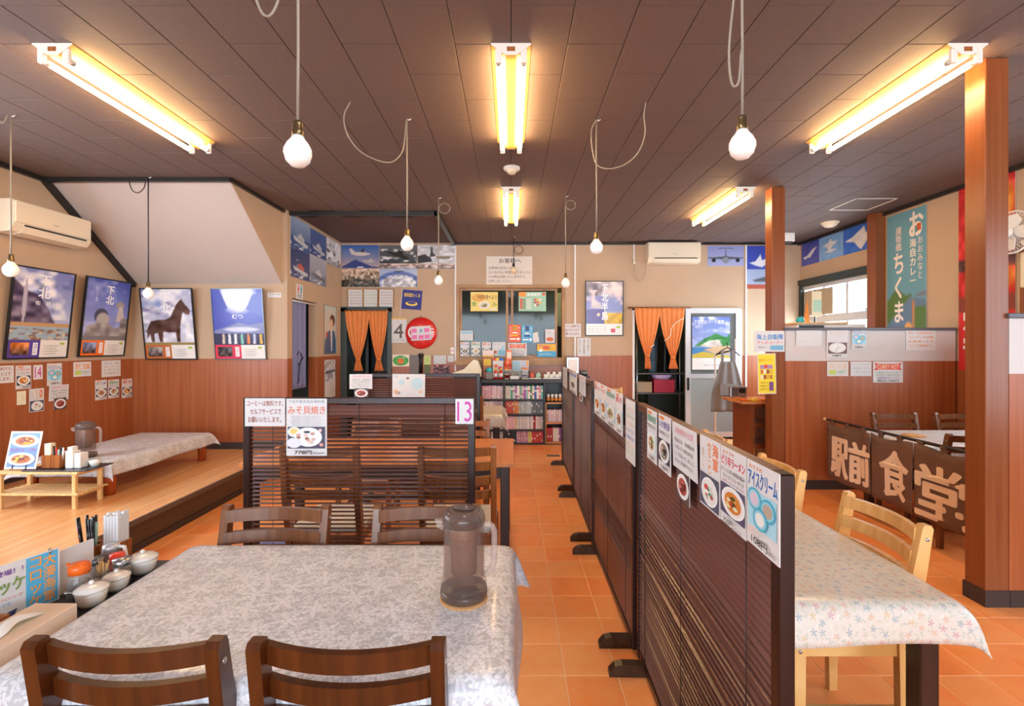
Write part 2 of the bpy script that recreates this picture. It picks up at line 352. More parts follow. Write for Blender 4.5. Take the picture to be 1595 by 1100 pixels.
class Art:
    """a small painted picture, worked out on a grid of colours"""
    def __init__(s, w, h, top, bot=None):
        t = np.linspace(0, 1, h)[:, None, None]; s.A = np.ones((h, w, 1))*(H(top)*(1-t)+H(bot or top)*t)
        s.X, s.Y = np.meshgrid(np.linspace(0, 1, w), np.linspace(0, 1, h)); s.r = np.random.RandomState(w*131+h*17)
    def vn(s, sx, sy):
        g = s.r.rand(sy+2, sx+2); x = s.X*sx; y = s.Y*sy; i = x.astype(int); j = y.astype(int); fx = x-i; fy = y-j
        fx = fx*fx*(3-2*fx); fy = fy*fy*(3-2*fy)
        return (g[j, i]*(1-fx)+g[j, i+1]*fx)*(1-fy)+(g[j+1, i]*(1-fx)+g[j+1, i+1]*fx)*fy
    def mixm(s, m, col): m = np.clip(m, 0, 1)[..., None]; s.A = s.A*(1-m)+H(col)*m; return s
    def clouds(s, col, sx, sy, y0=0, y1=1, thr=.5, k=4): return s.mixm(np.clip((s.vn(sx, sy)*.6+s.vn(sx*2, sy*2)*.4-thr)*k, 0, 1)*((s.Y >= y0) & (s.Y <= y1)), col)
    def band(s, y0, y1, col): return s.mixm(((s.Y >= y0) & (s.Y <= y1))*1., col)
    def ell(s, cx, cy, rx, ry, col, soft=.15): d = ((s.X-cx)/rx)**2+((s.Y-cy)/ry)**2; return s.mixm((1-d)/soft, col)
    def poly(s, pts, col):
        n = len(pts); acc = np.zeros(s.X.shape); dx, dy = 1/s.X.shape[1], 1/s.X.shape[0]
        for ox_, oy_ in ((-.3, -.3), (.3, -.3), (-.3, .3), (.3, .3)):
            X, Y = s.X+ox_*dx, s.Y+oy_*dy; ins = np.zeros(s.X.shape, bool)
            for i in range(n):
                (x1, y1), (x2, y2) = pts[i], pts[(i+1) % n]
                ins ^= ((y1 > Y) != (y2 > Y)) & (X < (x2-x1)*(Y-y1)/((y2-y1) or 1e-9)+x1)
            acc += ins*.25
        return s.mixm(acc, col)
    def grain(s, amp, sx, sy, y0=0, y1=1, x0=0, x1=1):
        n = (s.vn(sx, sy)-.5)*2*amp*((s.Y >= y0) & (s.Y <= y1) & (s.X >= x0) & (s.X <= x1)); s.A = s.A+n[..., None]; return s
def card(name, label, cat, wall, a, b, w, h, draw=None, th=.002, off=.001, m='paper', group=None, roll=0, lean=0, pm='print', frame=None):
    """a flat sheet or board on a wall: a,b lower left corner; draw(Print) adds what is printed on it; frame = (material, width, depth)"""
    mx = wall.matrix(a, b, off) @ Matrix.Rotation(R(roll), 4, 'Z') @ Matrix.Rotation(R(lean), 4, 'X')
    o = MB().box(0, 0, 0, w, h, th).build(name, m, label=label, cat=cat, group=group, matrix=mx)
    if frame:
        fm, fw, fd = frame
        for q in ((-fw, -fw, w+fw, 0), (-fw, h, w+fw, h+fw), (-fw, 0, 0, h), (w, 0, w+fw, h)):
            MB().box(q[0], q[1], 0, q[2], q[3], fd).build('frame', fm, o)
    if draw:
        p = Print(w, h, th); draw(p); p.done(o, pm)
    return o
def pcard(name, label, cat, wall, x0, yt, x1, yb, draw=None, **kw):
    """the same, from its left edge (x0, yt..yb) and right edge x1 as measured on the plane"""
    a0, b1 = wall.ab(x0, yt); _, b0 = wall.ab(x0, yb); a1, _ = wall.ab(x1, yt)
    return card(name, label, cat, wall, a0, b0, a1-a0, b1-b0, draw, **kw)
# ================================================================ the room
ZC = 2.855; XL, XR = -4.174, 4.22; YN, YB, YF = 5.43, 7.17, -8.0; XS = -2.474; DADO = 1.212
ZP = .213
BACK, NICHE, LEFT, SIDE, RIGHT = Wall('B', YB), Wall('B', YN), Wall('L', XL), Wall('L', XS), Wall('R', XR)
HALF = Wall('B', 4.64); PILF = Wall('B', 4.64)
def wallseg(mb_lo, mb_hi, x0, y0, x1, y1, z0=0, z1=None, top=None):
    """one stretch of wall: panelled up to the dado, plastered above"""
    z1 = ZC+.1 if z1 is None else z1
    if z0 < DADO: mb_lo.box(x0, y0, z0, x1, y1, min(DADO, z1))
    if z1 > DADO: mb_hi.box(x0, y0, max(DADO, z0), x1, y1, z1)
def wall(name, segs, trims=()):
    lo, hi = MB(), MB()
    for q in segs: wallseg(lo, hi, *q)
    r = struct(name, hi, 'wall')
    if lo.f: lo.build('dado_panel', 'panel', r)
    return r
T = .12
# left wall, stair niche, toilet side wall
lw = (.6, 3.4, .95, 2.25)  # unseen opening, added to let in light from the left
wall('wall_left', [(XL-T, YF, XL, lw[0]), (XL-T, lw[0], XL, lw[1], 0, lw[2]), (XL-T, lw[0], XL, lw[1], lw[3]), (XL-T, lw[1], XL, YN+T)])
wall('wall_niche', [(XL, YN, XS, YN+T)])
DZ = 1.89   # toilet doorway
dy0, dy1 = 5.552, 6.29
wall('wall_side', [(XS-T, YN+T, XS, dy0), (XS-T, dy0, XS, dy1, DZ+.01), (XS-T, dy1, XS, YB)])
# back wall: kitchen door | service window | kitchen door with sliding glass
ax0, ax1, az = -2.474, -1.74, 1.9
wx0, wx1, wz0, wz1 = -.797, .787, 1.135, 2.241
bx0, bx1, bz = 1.77, 3.36, 1.9
wall('wall_back', [(XS-T, YB, ax0, YB+T), (ax0, YB, ax1, YB+T, az), (ax1, YB, wx0, YB+T), (wx0, YB, wx1, YB+T, 0, wz0), (wx0, YB, wx1, YB+T, wz1),
     (wx1, YB, bx0, YB+T), (bx0, YB, bx1, YB+T, bz), (bx1, YB, XR+T, YB+T)])
# right wall with two windows and an alcove opening added for light
rw = (5.72, 7.1, .95, 2.2); rf = (-1.2, 1.8, .8, 2.3); ra = (2.8, 3.95, .95, 2.1)
wall('wall_right', [(XR, YF, XR+T, rf[0]), (XR, rf[0], XR+T, rf[1], 0, rf[2]), (XR, rf[0], XR+T, rf[1], rf[3]), (XR, rf[1], XR+T, ra[0]), (XR, ra[0], XR+T, ra[1], 0, ra[2]), (XR, ra[0], XR+T, ra[1], ra[3]), (XR, ra[1], XR+T, rw[0]),
     (XR, rw[0], XR+T, rw[1], 0, rw[2]), (XR, rw[0], XR+T, rw[1], rw[3]), (XR, rw[1], XR+T, YB)])
# unseen shop front behind the camera, set far back to even the daylight: low wall, glazing bars, head
wall('wall_front', [(XL-T, YF-T, XR+T, YF, 0, .62), (XL-T, YF-T, XR+T, YF, 2.68)]+[(x-.06, YF-T, x+.06, YF, .62, 2.68) for x in (-4.1, -2.5, -.85, .85, 2.5, 4.15)])
# half walls with pillars
def half(name, x0, y0, x1, y1):
    lo, hi = MB(), MB(); wallseg(lo, hi, x0, y0, x1, y1, 0, 1.5); r = struct(name, hi, 'wall_cool'); lo.build('dado_panel', 'panel', r)
    MB().rbox(x0-.015, y0-.018, 1.5, x1, y1+.018, 1.527, .005).build('cap_rail', 'cap_grey', r)
    MB().box(x0, y0-.008, 0, x1, y0, .085).build('baseboard', 'baseboard', r); return r
mat('wall_cool', '#d3ccc9', .7, noise=.02, nscale=3)
half('wall_half_back', 2.592, 4.64, XR-.02, 4.74); half('wall_half_front', 2.588, 2.552, XR-.02, 2.652)
def pillar(name, x0, y0, x1, y1, base=True):
    r = struct(name, MB().rbox(x0, y0, 0, x1, y1, ZC, .003, 1), 'pillar')
    if base: MB().box(x0-.006, y0-.006, 0, x1+.002, y1+.006, .085).build('baseboard', 'baseboard', r)
pillar('pillar_1', 2.465, 2.552, 2.587, 2.67); pillar('pillar_2', 2.465, 4.64, 2.59, 4.765); pillar('pillar_3', 4.1, 5.53, XR-.001, 5.66, False)
# baseboards
def bb(name, *q): struct(name, MB().box(*q), 'baseboard')
bb('baseboard_left', XL, -7.9, ZP, XL+.008, YN, ZP+.075); bb('baseboard_niche', XL, YN-.008, ZP, XS, YN, ZP+.075)
bb('baseboard_right', XR-.008, -8, 0, XR, 2.55, .085); bb('baseboard_alcove', XR-.008, 2.655, 0, XR, 4.635, .085)
bb('baseboard_back', ax1, YB-.008, 0, bx0, YB, .085)
# stair soffit in the niche: sloping underside, side cheek, black edging
y0s, zs = 4.4, 2.04
s = struct('ceiling_slope', MB().prism([(y0s, ZC), (YN, zs), (YN, ZC+.1), (y0s, ZC+.1)], XL, XS-.06, Matrix(((0,0,1,0),(1,0,0,0),(0,1,0,0),(0,0,0,1)))), 'slope')
struct('wall_stair_cheek', MB().prism([(y0s, ZC), (YN, zs), (YN+.0, ZC)], XS-.058, XS-.05, Matrix(((0,0,1,0),(1,0,0,0),(0,1,0,0),(0,0,0,1)))), 'wall')
def bar(p, q, wd, ht, mb=None):
    """square bar between two points"""
    mb = mb or MB(); p, q = Vector(p), Vector(q); d = (q-p); L = d.length; d.normalize(); u = d.orthogonal().normalized()
    up = Vector((0,0,1)); u = d.cross(up); u = u.normalized() if u.length > 1e-4 else Vector((1,0,0)); v = u.cross(d)
    Tm = Matrix(((d.x,u.x,v.x,p.x),(d.y,u.y,v.y,p.y),(d.z,u.z,v.z,p.z),(0,0,0,1)))
    return mb.box(0, -wd/2, -ht/2, L, wd/2, ht/2, Tm)
struct('trim_1', bar((XL, y0s-.02, ZC-.018), (XS-.03, y0s-.02, ZC-.018), .04, .036), 'dark_trim')
struct('trim_2', bar((XS-.035, y0s-.02, ZC-.015), (XS-.035, YN+.02, ZC-.015), .03, .03), 'dark_trim')
struct('trim_3', bar((XL+.02, y0s-.03, ZC-.02), (XL+.02, YN-.01, zs-.02), .04, .05), 'dark_trim')
struct('trim_4', bar((XS+.0, 5.5, ZC-.022), (-.83, 5.5, ZC-.022), .05, .044), 'dark_trim')
struct('trim_5', bar((-.83, 5.475, ZC-.022), (-.83, YB, ZC-.022), .05, .044), 'dark_trim')
struct('trim_6', bar((-.83, YB-.015, ZC-.015), (XR, YB-.015, ZC-.015), .03, .03), 'dark_trim')
struct('trim_7', bar((XR-.018, -8, ZC-.02), (XR-.018, YB, ZC-.02), .036, .04), 'dark_trim')
struct('trim_8', bar((XL+.018, -8, ZC-.02), (XL+.018, y0s, ZC-.02), .036, .04), 'dark_trim')
# platform
pf = struct('floor_platform', MB().box(XL, -7.9, 0, XS+.0, YN, ZP-.012), 'platform_riser')
MB().rbox(XL, -7.9, ZP-.012, XS+.012, YN, ZP, .003, 1).build('platform_boards', 'platform_floor', pf)
MB().box(XS-.0, -7.9, ZP-.03, XS+.016, YN, ZP+.003).build('nosing', 'steel_dark', pf)
MB().box(XS, -7.9, 0, XS+.01, YN, .045).build('kick_board', 'baseboard', pf)
# tiled floor
TS = .2153
fl = struct('floor', MB().box(XS-T, YF-T, -.08, XR+T, 9.3, -.002), 'grout')
tme = MB().rbox(.0024, .0024, -.02, TS-.0024, TS-.0024, 0, .0018, 1).mesh('tile', 'tile')
rest = MB()
oy = 1040.4/465.4 % TS; ox = (888-796+ (0))/F*(F*HC/286)*0+ .0  # rows line up with the photographed joints
ox = (842.7+41.3*.0 - CX)/F*(F*HC/(824-CY)) % TS
n_t = 0
for i in range(-14, 22):
    for j in range(-48, 36):
        x, y = ox+i*TS, oy+j*TS
        if x < XS-.01-TS or x > XR or y > YB-.01 or y < YF: continue
        cx, cy = x+TS/2, y+TS/2
        near = (-.05 < cx < .6 and 1.75 < cy < 6.9) or (.6 < cx < 2.5 and 1.75 < cy < 4.4 and cx < 1.05*cy) or (-2.47 < cx < -1.2 and 1.7 < cy < 4.0)
        if near and n_t < 300:
            o = link('tile', tme, fl); o.location = (x, y, 0); n_t += 1
        else: rest.box(x+.0024, y+.0024, -.02, x+TS-.0024, y+TS-.0024, 0)
rest.build('tile_field', 'tile', fl, kind='stuff')
MB().box(XS-T, YB, -.005, XR+T, 9.3, .0).build('kitchen_floor_sheet', 'kitchen', fl)
# boarded ceiling
CB, CL = .2805, .55
ce = struct('ceiling', MB().box(XL-T, YF-T, ZC+.006, XR+T, YB+T, ZC+.1), 'ceiling_base')
cme = MB().rbox(.0018, .0018, 0, CB-.0018, CL-.0018, .012, .002, 1).mesh('ceiling_board', 'ceiling_board')
rest = MB()
for i in range(-15, 16):
    for j in range(-20, 10):
        x = i*CB; y = 2.437+j*CL+(0 if i % 2 else CL/2)
        if x > XR-.02 or x < XL-.1 or y > YB-.02 or y+CL < YF: continue
        x1, y1 = min(x+CB, XR), min(y+CL, YB); cx, cy = x+CB/2, y+CL/2
        if cx < XS and cy > y0s: continue
        if XS < cx < -.84 and cy > 5.5: continue
        if y1-y < .1: continue
        vis = cy > 2.0 and abs(cx) < 1.06*cy+.2
        if vis and y1 == y+CL and x1 == x+CB:
            o = link('ceiling_board', cme, ce); o.location = (x, y, ZC)
        else: rest.box(max(x, XL)+.0018, y+.0018, ZC, x1-.0018, y1-.0018, ZC+.012)
rest.build('ceiling_board_field', 'ceiling_board', ce, kind='stuff')
MB().box(XS, 5.5, ZC, -.83, YB, ZC+.005).build('plain_ceiling_sheet', 'ceiling_plain', ce)
hx0, hx1, hy0, hy1 = 3.5, 3.93, 4.98, 5.42
h = thing('ceiling_hatch', 'square access hatch with thin white rim in the dark ceiling', 'hatch', (3.7, 5.2, ZC))
MB().box(hx0-3.7, hy0-5.2, -.003, hx1-3.7, hy1-5.2, .0).build('hatch_panel', 'ceiling_board', h)
for q in ((hx0, hy0, hx1, hy0+.014), (hx0, hy1-.014, hx1, hy1), (hx0, hy0, hx0+.014, hy1), (hx1-.014, hy0, hx1, hy1)):
    MB().box(q[0]-3.7, q[1]-5.2, -.008, q[2]-3.7, q[3]-5.2, -.002).build('rim', 'hatch', h)
# kitchen behind the back wall
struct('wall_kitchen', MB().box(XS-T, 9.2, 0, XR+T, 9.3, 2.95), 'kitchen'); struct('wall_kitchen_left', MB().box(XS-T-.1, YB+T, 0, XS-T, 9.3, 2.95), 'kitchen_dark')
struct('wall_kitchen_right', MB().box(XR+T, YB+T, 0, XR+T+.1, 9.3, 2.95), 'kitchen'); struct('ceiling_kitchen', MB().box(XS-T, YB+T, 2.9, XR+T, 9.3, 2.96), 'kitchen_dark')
# toilet lobby behind the side wall
struct('wall_lobby', MB().box(XS-T-1.1, dy0, 0, XS-T-1.05, dy1+.2, 2.2).box(XS-T-1.1, dy1+.2, 0, XS-T, dy1+.25, 2.2).box(XS-T-1.1, dy0, 2.2, XS-T, dy1+.2, 2.25), 'kitchen_dark')
# outside the right window
gx = thing('street_building', 'pale grey building with a steel stair seen through the window', 'building', (8.2, 6, 0))
MB().box(0, -4, 0, 3, 5, 2.0).build('wall', 'outside_wall', gx); MB().box(-.2, -4.1, 2.0, 3, 5.1, 2.2).build('eaves', 'bluegrey', gx)
for k in range(4): MB().box(-.04, -2.4+k*1.5, .6, 0, -1.6+k*1.5, 1.6).build('window', 'bluegrey', gx)
bar((-.6, -2.2, 0), (-.6, 1.2, 2.6), .06, .12).build('stair_beam', 'bluegrey', gx)
struct('ground_outside', MB().box(XR+T, -8, -.1, 14, 14, -.06), 'outside_ground')
# right window
def sliding_window(name, y0, y1, z0, z1, mid, lab=None):
    g = struct(name, MB().box(XR-.03, y0-.04, z1, XR+.1, y1+.05, z1+.06).box(XR-.03, y0-.04, z0-.05, XR+.1, y1+.05, z0).box(XR-.03, y0-.04, z0, XR+.1, y0, z1).box(XR-.03, y1, z0, XR+.1, y1+.05, z1), 'green_dark')
    MB().box(XR-.04, y0-.04, z1+.03, XR-.0, y1+.06, z1+.1).build('head_casing', 'green_dark', g)
    MB().box(XR+.0, y0, mid-.05, XR+.08, y1, mid+.05).build('transom', 'alu', g)
    MB().box(XR+.0, y0, z0, XR+.08, y1, z0+.04).box(XR+.0, y0, z1-.05, XR+.08, y1, z1).build('sash_rail', 'alu', g)
    n = 3
    for k in range(n+1):
        y = y0+(y1-y0)*k/n; MB().box(XR+.01, max(y0, y-.02), z0, XR+.06, min(y1, y+.02), z1).build('mullion', 'alu', g)
    for k in range(n):
        ya, yb = y0+(y1-y0)*k/n+.02, y0+(y1-y0)*(k+1)/n-.02
        MB().box(XR+.03, ya, z0+.04, XR+.034, yb, mid-.05).build('pane', 'glass_clear', g)
        MB().box(XR+.03, ya, mid+.05, XR+.034, yb, z1-.05).build('pane', 'glass_clear', g)
    return g
sw = sliding_window('window_1', rw[0], rw[1], rw[2], rw[3], 1.72)
MB().box(XR+.005, 6.45, 1.78, XR+.028, 7.08, 2.13).build('blank_panel', 'cardboard', sw)
g = struct('window_added', MB().box(XR-.025, ra[0]-.1, ra[3], XR+.06, ra[1]+.1, ra[3]+.1).box(XR-.025, ra[0]-.1, ra[2]-.06, XR+.06, ra[1]+.1, ra[2]).box(XR-.025, ra[0]-.1, ra[2], XR+.06, ra[0], ra[3]).box(XR-.025, ra[1], ra[2], XR+.06, ra[1]+.1, ra[3]).box(XR+.0, 3.36, ra[2], XR+.05, 3.4, ra[3]), 'pillar')  # window made up behind the brown casing to brighten the alcove
for y0, y1 in ((2.8, 3.36), (3.4, 3.95)): MB().box(XR+.02, y0, ra[2], XR+.024, y1, ra[3]).build('pane', 'glass_clear', g)
# service window in the back wall
def frame_y(mb, x0, z0, x1, z1, t, y0, y1): return mb.box(x0, y0, z1-t, x1, y1, z1).box(x0, y0, z0, x1, y1, z0+t).box(x0, y0, z0+t, x0+t, y1, z1-t).box(x1-t, y0, z0+t, x1, y1, z1-t)
g = struct('window_2', frame_y(MB(), wx0, wz0, wx1, wz1, .045, YB-.025, YB+.1), 'window_wood')
MB().box(wx0-.03, YB-.06, wz0-.06, wx1+.03, YB-.0, wz0+.0).build('sill_board', 'window_wood', g)
for k, (x0, x1, dyy) in enumerate(((wx0+.045, -.04, .02), (-.09, .68, .045))):
    sh = frame_y(MB(), x0, wz0+.045, x1, wz1-.045, .035, YB+dyy, YB+dyy+.022).build('sash', 'window_wood', g)
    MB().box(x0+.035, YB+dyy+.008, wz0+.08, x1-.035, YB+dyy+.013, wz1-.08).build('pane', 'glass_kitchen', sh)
MB().box(-.0, YB+.0, wz0+.05, .03, YB+.05, wz1-.05).build('centre_post', 'window_wood', g)
# left kitchen door: dark metal frame with glazed leaf
g = struct('door_1', MB().box(ax0, YB-.04, 0, ax0+.09, YB+.06, az).box(ax1-.055, YB-.04, 0, ax1, YB+.06, az).box(ax0, YB-.04, az-.05, ax1, YB+.06, az+.02), 'teal_dark')
MB().box(-2.14, YB+.06, 0, -2.1, YB+.09, az-.05).build('leaf_stile', 'black', g)
MB().box(ax0+.09, YB+.07, .1, -2.14, YB+.075, az-.05).build('pane', 'glass_kitchen', g)
# right kitchen door: white jamb and aluminium sliding leaf
g = struct('door_2', MB().box(bx0, YB-.02, 0, bx0+.03, YB+.08, bz).box(bx1-.03, YB-.02, 0, bx1, YB+.08, bz).box(bx0, YB-.02, bz-.03, bx1, YB+.08, bz), 'white')
lx0, lx1 = W(1066, 0, YB)[0], W(1152, 0, YB)[0]
lf = frame_y(MB(), lx0, .03, lx1, bz-.0, .075, YB-.05, YB-.015).build('leaf', 'alu', g)
zm = HC-(586-CY)/F*YB
MB().box(lx0+.075, YB-.05, zm-.03, lx1-.075, YB-.015, zm+.035).build('mid_rail', 'alu', lf)
MB().box(lx0+.075, YB-.036, zm+.035, lx1-.075, YB-.03, bz-.075).build('pane', 'glass_clear', lf)
MB().box(lx0+.075, YB-.036, .1, lx1-.075, YB-.03, zm-.03).build('pane', 'glass_frost', lf)
MB().box(lx0+.02, YB-.062, zm-.2, lx0+.05, YB-.05, zm-.02).build('pull', 'black', lf)
# white cable conduits on the back wall
for px, z0, lb in ((709.5, 0.98, 'white cable conduit rising between the photo panels and the service window'), (895.5, 1.15, 'white cable conduit behind the free coffee notice'), (1161.5, .75, 'white cable conduit beside the sliding glass door')):
    x = W(px, 0, YB)[0]; MB().rbox(x-.012, YB-.018, z0, x+.012, YB, ZC-.03, .004, 1).build('conduit', 'white', label=lb, cat='conduit')
x = W(987, 0, YB)[0]
o = thing('ceiling_cable', 'short white cable drop with brass fitting next to the wall air conditioner', 'cable', (x, YB-.02, 2.2))
MB().rbox(-.011, -.01, .4, .011, .015, .63, .004, 1).build('conduit', 'white', o); MB().lathe([(.001, 0), (.018, .005), (.02, .04), (.01, .06), (.001, .06)], 10, (0, 0, .34)).build('fitting', 'ivory', o)
MB().tube([(.0, 0, .35), (.01, 0, .18), (.07, 0, .09), (.14, 0, .13), (.17, 0, .25), (.18, 0, .36)], .006, 6).build('loop', 'wall', o)
# ================================================================ slatted screens
def screen(label, p0, p1, h, tilt, n0=.075, pitch=.0195, feet=(.09, .91), foot_side=0, top=.03, wear=False, rm='frame_dark'):
    """folding-blind screen from p0 to p1; tilt(z) -> slat angle in degrees. Local x runs p0->p1, local -y is the face towards the right of travel"""
    p0, p1 = Vector((*p0, 0)), Vector((*p1, 0)); d = p1-p0; L = d.length
    g = thing('slatted_screen', label, 'screen', p0, math.atan2(d.y, d.x), 'dark slatted screens between the tables')
    pw = .032
    for x in (0, L-pw): MB().rbox(x, -.016, .03, x+pw, .016, h, .003, 1).build('post', 'frame_dark', g)
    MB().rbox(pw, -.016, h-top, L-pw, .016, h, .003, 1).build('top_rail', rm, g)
    MB().rbox(pw, -.012, .035, L-pw, .012, .07, .003, 1).build('bottom_rail', 'frame_dark', g)
    sm = MB().box(0, -.0135, -.0009, L-2*pw-.006, .0135, .0009).mesh('slat', 'slat')
    z = n0+.015; k = 0
    while z < h-top-.008:
        o = link('slat', sm, g); a = tilt(z)
        o.location = (pw+.003, 0, z); o.rotation_euler = (R(a), 0, 0); z += pitch; k += 1
    for x in (.14, L/2, L-.14):
        MB().tube([(x, -.0145, .07), (x, -.0145, h-top)], .0012, 5).build('ladder_cord', 'black', g)
    prof = [(-.15, 0), (.15, 0), (.148, .018), (.125, .043), (.095, .05), (-.095, .05), (-.125, .043), (-.148, .018)]
    for fx in feet:
        x = fx*L; Tm = Matrix(((0, 0, 1, x-.02), (1, 0, 0, 0), (0, 1, 0, 0), (0, 0, 0, 1)))
        MB().prism(prof, 0, .04, Tm).build('foot', 'foot_dark', g)
    return g
rj = random.Random(3)
# screen with table number 13, and the one behind it
def t13(z): return 72 if z > 1.03 else 12-36*(1.03-z)+rj.uniform(-1.5, 1.5)
screen('dark slatted screen carrying the table number 13 notice', (-1.253, 2.31), (-.169, 2.31), 1.115, t13)
screen('dark slatted screen standing behind the one numbered 13', (-1.34, 4.26), (-.267, 4.26), 1.115, lambda z: 34 if z > .95 else 24)
# the long row along the aisle, far to near so that the printed face looks to the aisle
def tp1(z):
    if z > .735: return 80
    if abs(z-.63) < .012 or abs(z-.5) < .012: return 76
    return (38 if z > .68 else 20)+rj.uniform(-5, 5)
def tp2(z):
    if z > .97: return 78
    if z > .86: return 12+rj.uniform(-6, 6)
    if z > .5: return 78
    if z > .34: return 14+rj.uniform(-5, 5)
    return 70
SP = [((.555, 2.11), (.523, .93), tp1, 'nearest dark slatted screen of the aisle row, hung with ice cream and noodle menus'),
      ((.552, 3.29), (.545, 2.14), tp2, 'dark slatted screen second in the aisle row with tiled menu sheets'),
      ((.578, 4.48), (.56, 3.34), lambda z: 47, 'dark slatted screen third in the aisle row with drooping white notices'),
      ((.60, 5.66), (.584, 4.52), lambda z: 45, 'farthest dark slatted screen of the aisle row near the bookshelf')]
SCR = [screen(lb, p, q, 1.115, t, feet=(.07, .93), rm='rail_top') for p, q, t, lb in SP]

# ================================================================ chairs
def make_chair(label, wm, sm, tall=0, cat='chair', fd=0):
    g = thing('dining_chair', label, cat)
    w, hw, zs, zt = .385, .1925, .405, .78+tall
    for s in (-1, 1):
        x = s*(hw-.014)
        # rear leg that runs on up as the back post
        pr = [(-.185, 0), (-.155, 0), (-.148, .4), (-.19, .62), (-.222, zt-.012), (-.228, zt), (-.25, zt), (-.258, zt-.012), (-.236, .62), (-.192, .4)]
        Tm = Matrix(((0, 0, 1, x-.014), (1, 0, 0, 0), (0, 1, 0, 0), (0, 0, 0, 1)))
        lg = MB().prism(pr, 0, .028, Tm).build('leg', wm, g)
        MB().lathe([(.0005, -.002), (.006, -.002), (.006, .002), (.0005, .002)], 8, T=Matrix.Translation((x+s*.0145, -.172, .385)) @ Matrix.Rotation(R(90), 4, 'Y')).build('bolt', 'metal', lg)
        MB().lathe([(.0005, -.002), (.006, -.002), (.006, .002), (.0005, .002)], 8, T=Matrix.Translation((x+s*.0145, -.237, zt-.045)) @ Matrix.Rotation(R(90), 4, 'Y')).build('bolt', 'metal', lg)
        lg = MB().prism([(.155-fd, 0), (.185-fd, 0), (.19-fd, .4), (.152-fd, .4)], 0, .03, Matrix(((0, 0, 1, s*(hw-.015)-.015), (1, 0, 0, 0), (0, 1, 0, 0), (0, 0, 0, 1)))).build('leg', wm, g)
        MB().lathe([(.0005, -.002), (.006, -.002), (.006, .002), (.0005, .002)], 8, T=Matrix.Translation((s*(hw+.0005), .171-fd, .375)) @ Matrix.Rotation(R(90), 4, 'Y')).build('bolt', 'metal', lg)
        MB().rbox(s*(hw-.02)-.009, -.16, .352, s*(hw-.02)+.009, .16-fd, .4, .002, 1).build('side_rail', wm, g)
        MB().rbox(s*(hw-.02)-.008, -.165, .16, s*(hw-.02)+.008, .16-fd, .188, .002, 1).build('stretcher', wm, g)
    MB().rbox(-hw+.025, .158-fd, .352, hw-.025, .176-fd, .4, .002, 1).build('front_rail', wm, g)
    MB().rbox(-hw+.025, -.176, .352, hw-.025, -.158, .4, .002, 1).build('rear_rail', wm, g)
    MB().rbox(-hw+.006, -.15, .398, hw-.006, .205-fd, .436, .012, 3).build('seat', sm, g)
    zz = zt-.035; n = 4 if tall else 3
    for k in range(n):
        yc = -.237+.035*(zt-zz)/.17*.9
        def rail(u, v, zc=zz, yc=yc):
            x = (u-.5)*2*(hw-.024); c = -.03*(1-(2*u-1)**2); a = v*2*math.pi
            return None
        mb = MB(); nseg = 10; hh, tt = .021, .009; vs = []
        for i in range(nseg+1):
            u = i/nseg; x = (u-.5)*2*(hw-.022); c = yc+.012-.036*(1-(2*u-1)**2)
            vs += [(x, c-tt, zz-hh), (x, c+tt, zz-hh), (x, c+tt-.004, zz+hh), (x, c-tt-.004, zz+hh)]
        fs = [(i*4+j, (i+1)*4+j, (i+1)*4+(j+1) % 4, i*4+(j+1) % 4) for i in range(nseg) for j in range(4)]
        fs = [f[::-1] for f in fs]+[(0, 1, 2, 3), tuple(nseg*4+q for q in (3, 2, 1, 0))]
        mb.add(vs, fs).build('back_rail', wm, g); zz -= .074
    return g
GN = 'wooden chairs with slatted backs'
cA = make_chair('reddish-brown wooden chair nearest the tissue box at the front lace table', 'chair_wood', 'white_seat', fd=.045); cA['group'] = GN
cA.location = (-.762, 1.212, 0)
def place(root, x, y, deg, label): return dup(root, (x, y, 0), R(deg), label, GN)
place(cA, -.322, 1.208, 0, 'reddish-brown wooden chair in the foreground with its back to the jug table')
cB = make_chair('brown wooden chair across the lace table, between the table and screen 13', 'chair_brown', 'white_seat', fd=.045); cB['group'] = GN
cB.location = (-.85, 1.545, 0); cB.rotation_euler.z = R(180)
place(cB, -.305, 1.55, 180, 'brown wooden chair directly behind the foreground jug')
# chairs at the bare-topped table behind screen 13
cM = make_chair('wooden chair on the far side of the bare-topped table', 'chair_mid', 'white_seat', fd=.045); cM['group'] = GN
cM.location = (-.36, 3.62, 0); cM.rotation_euler.z = R(180)
place(cM, -1.05, 3.62, 180, 'wooden chair hidden in part behind screen 13 on the far side of the table')
cT = make_chair('tall-backed wooden chair beside the small flowered table near the books', 'chair_mid', 'white_seat', .09); cT['group'] = GN
cT.location = (-.46, 4.97, 0)
place(cT, -.265, 2.655, 0, 'tall-backed wooden chair poking out past screen 13, nearest the bare table end')
place(cT, -.94, 2.655, 0, 'tall-backed wooden chair with pale seat seen through the slats of screen 13')
# alcove chairs
place(cB, 3.30, 4.0, 180, 'brown wooden chair against the half wall above the curtain rod')
place(cB, 3.84, 4.0, 180, 'brown wooden chair against the half wall, next to the front pillar')
place(cB, 3.05, 3.46, 0, 'dark wooden chair behind the brown curtain on the near side of the alcove table')
# pale oak chairs on the right
cO = make_chair('pale oak chair with navy seat tucked under the flowered tablecloth', 'chair_oak', 'navy_seat'); cO['group'] = GN
cO.location = (1.10, 1.77, 0); cO.rotation_euler.z = R(90)
place(cO, 1.11, 2.46, 90, 'second pale oak chair along the flowered table, beyond the nearest one')
place(cO, 1.10, 3.2, 90, 'third pale oak chair, its top just showing over the aisle screen')
place(cO, 1.33, 6.5, 180, 'pale wooden chair by the back wall beyond the aisle screens')

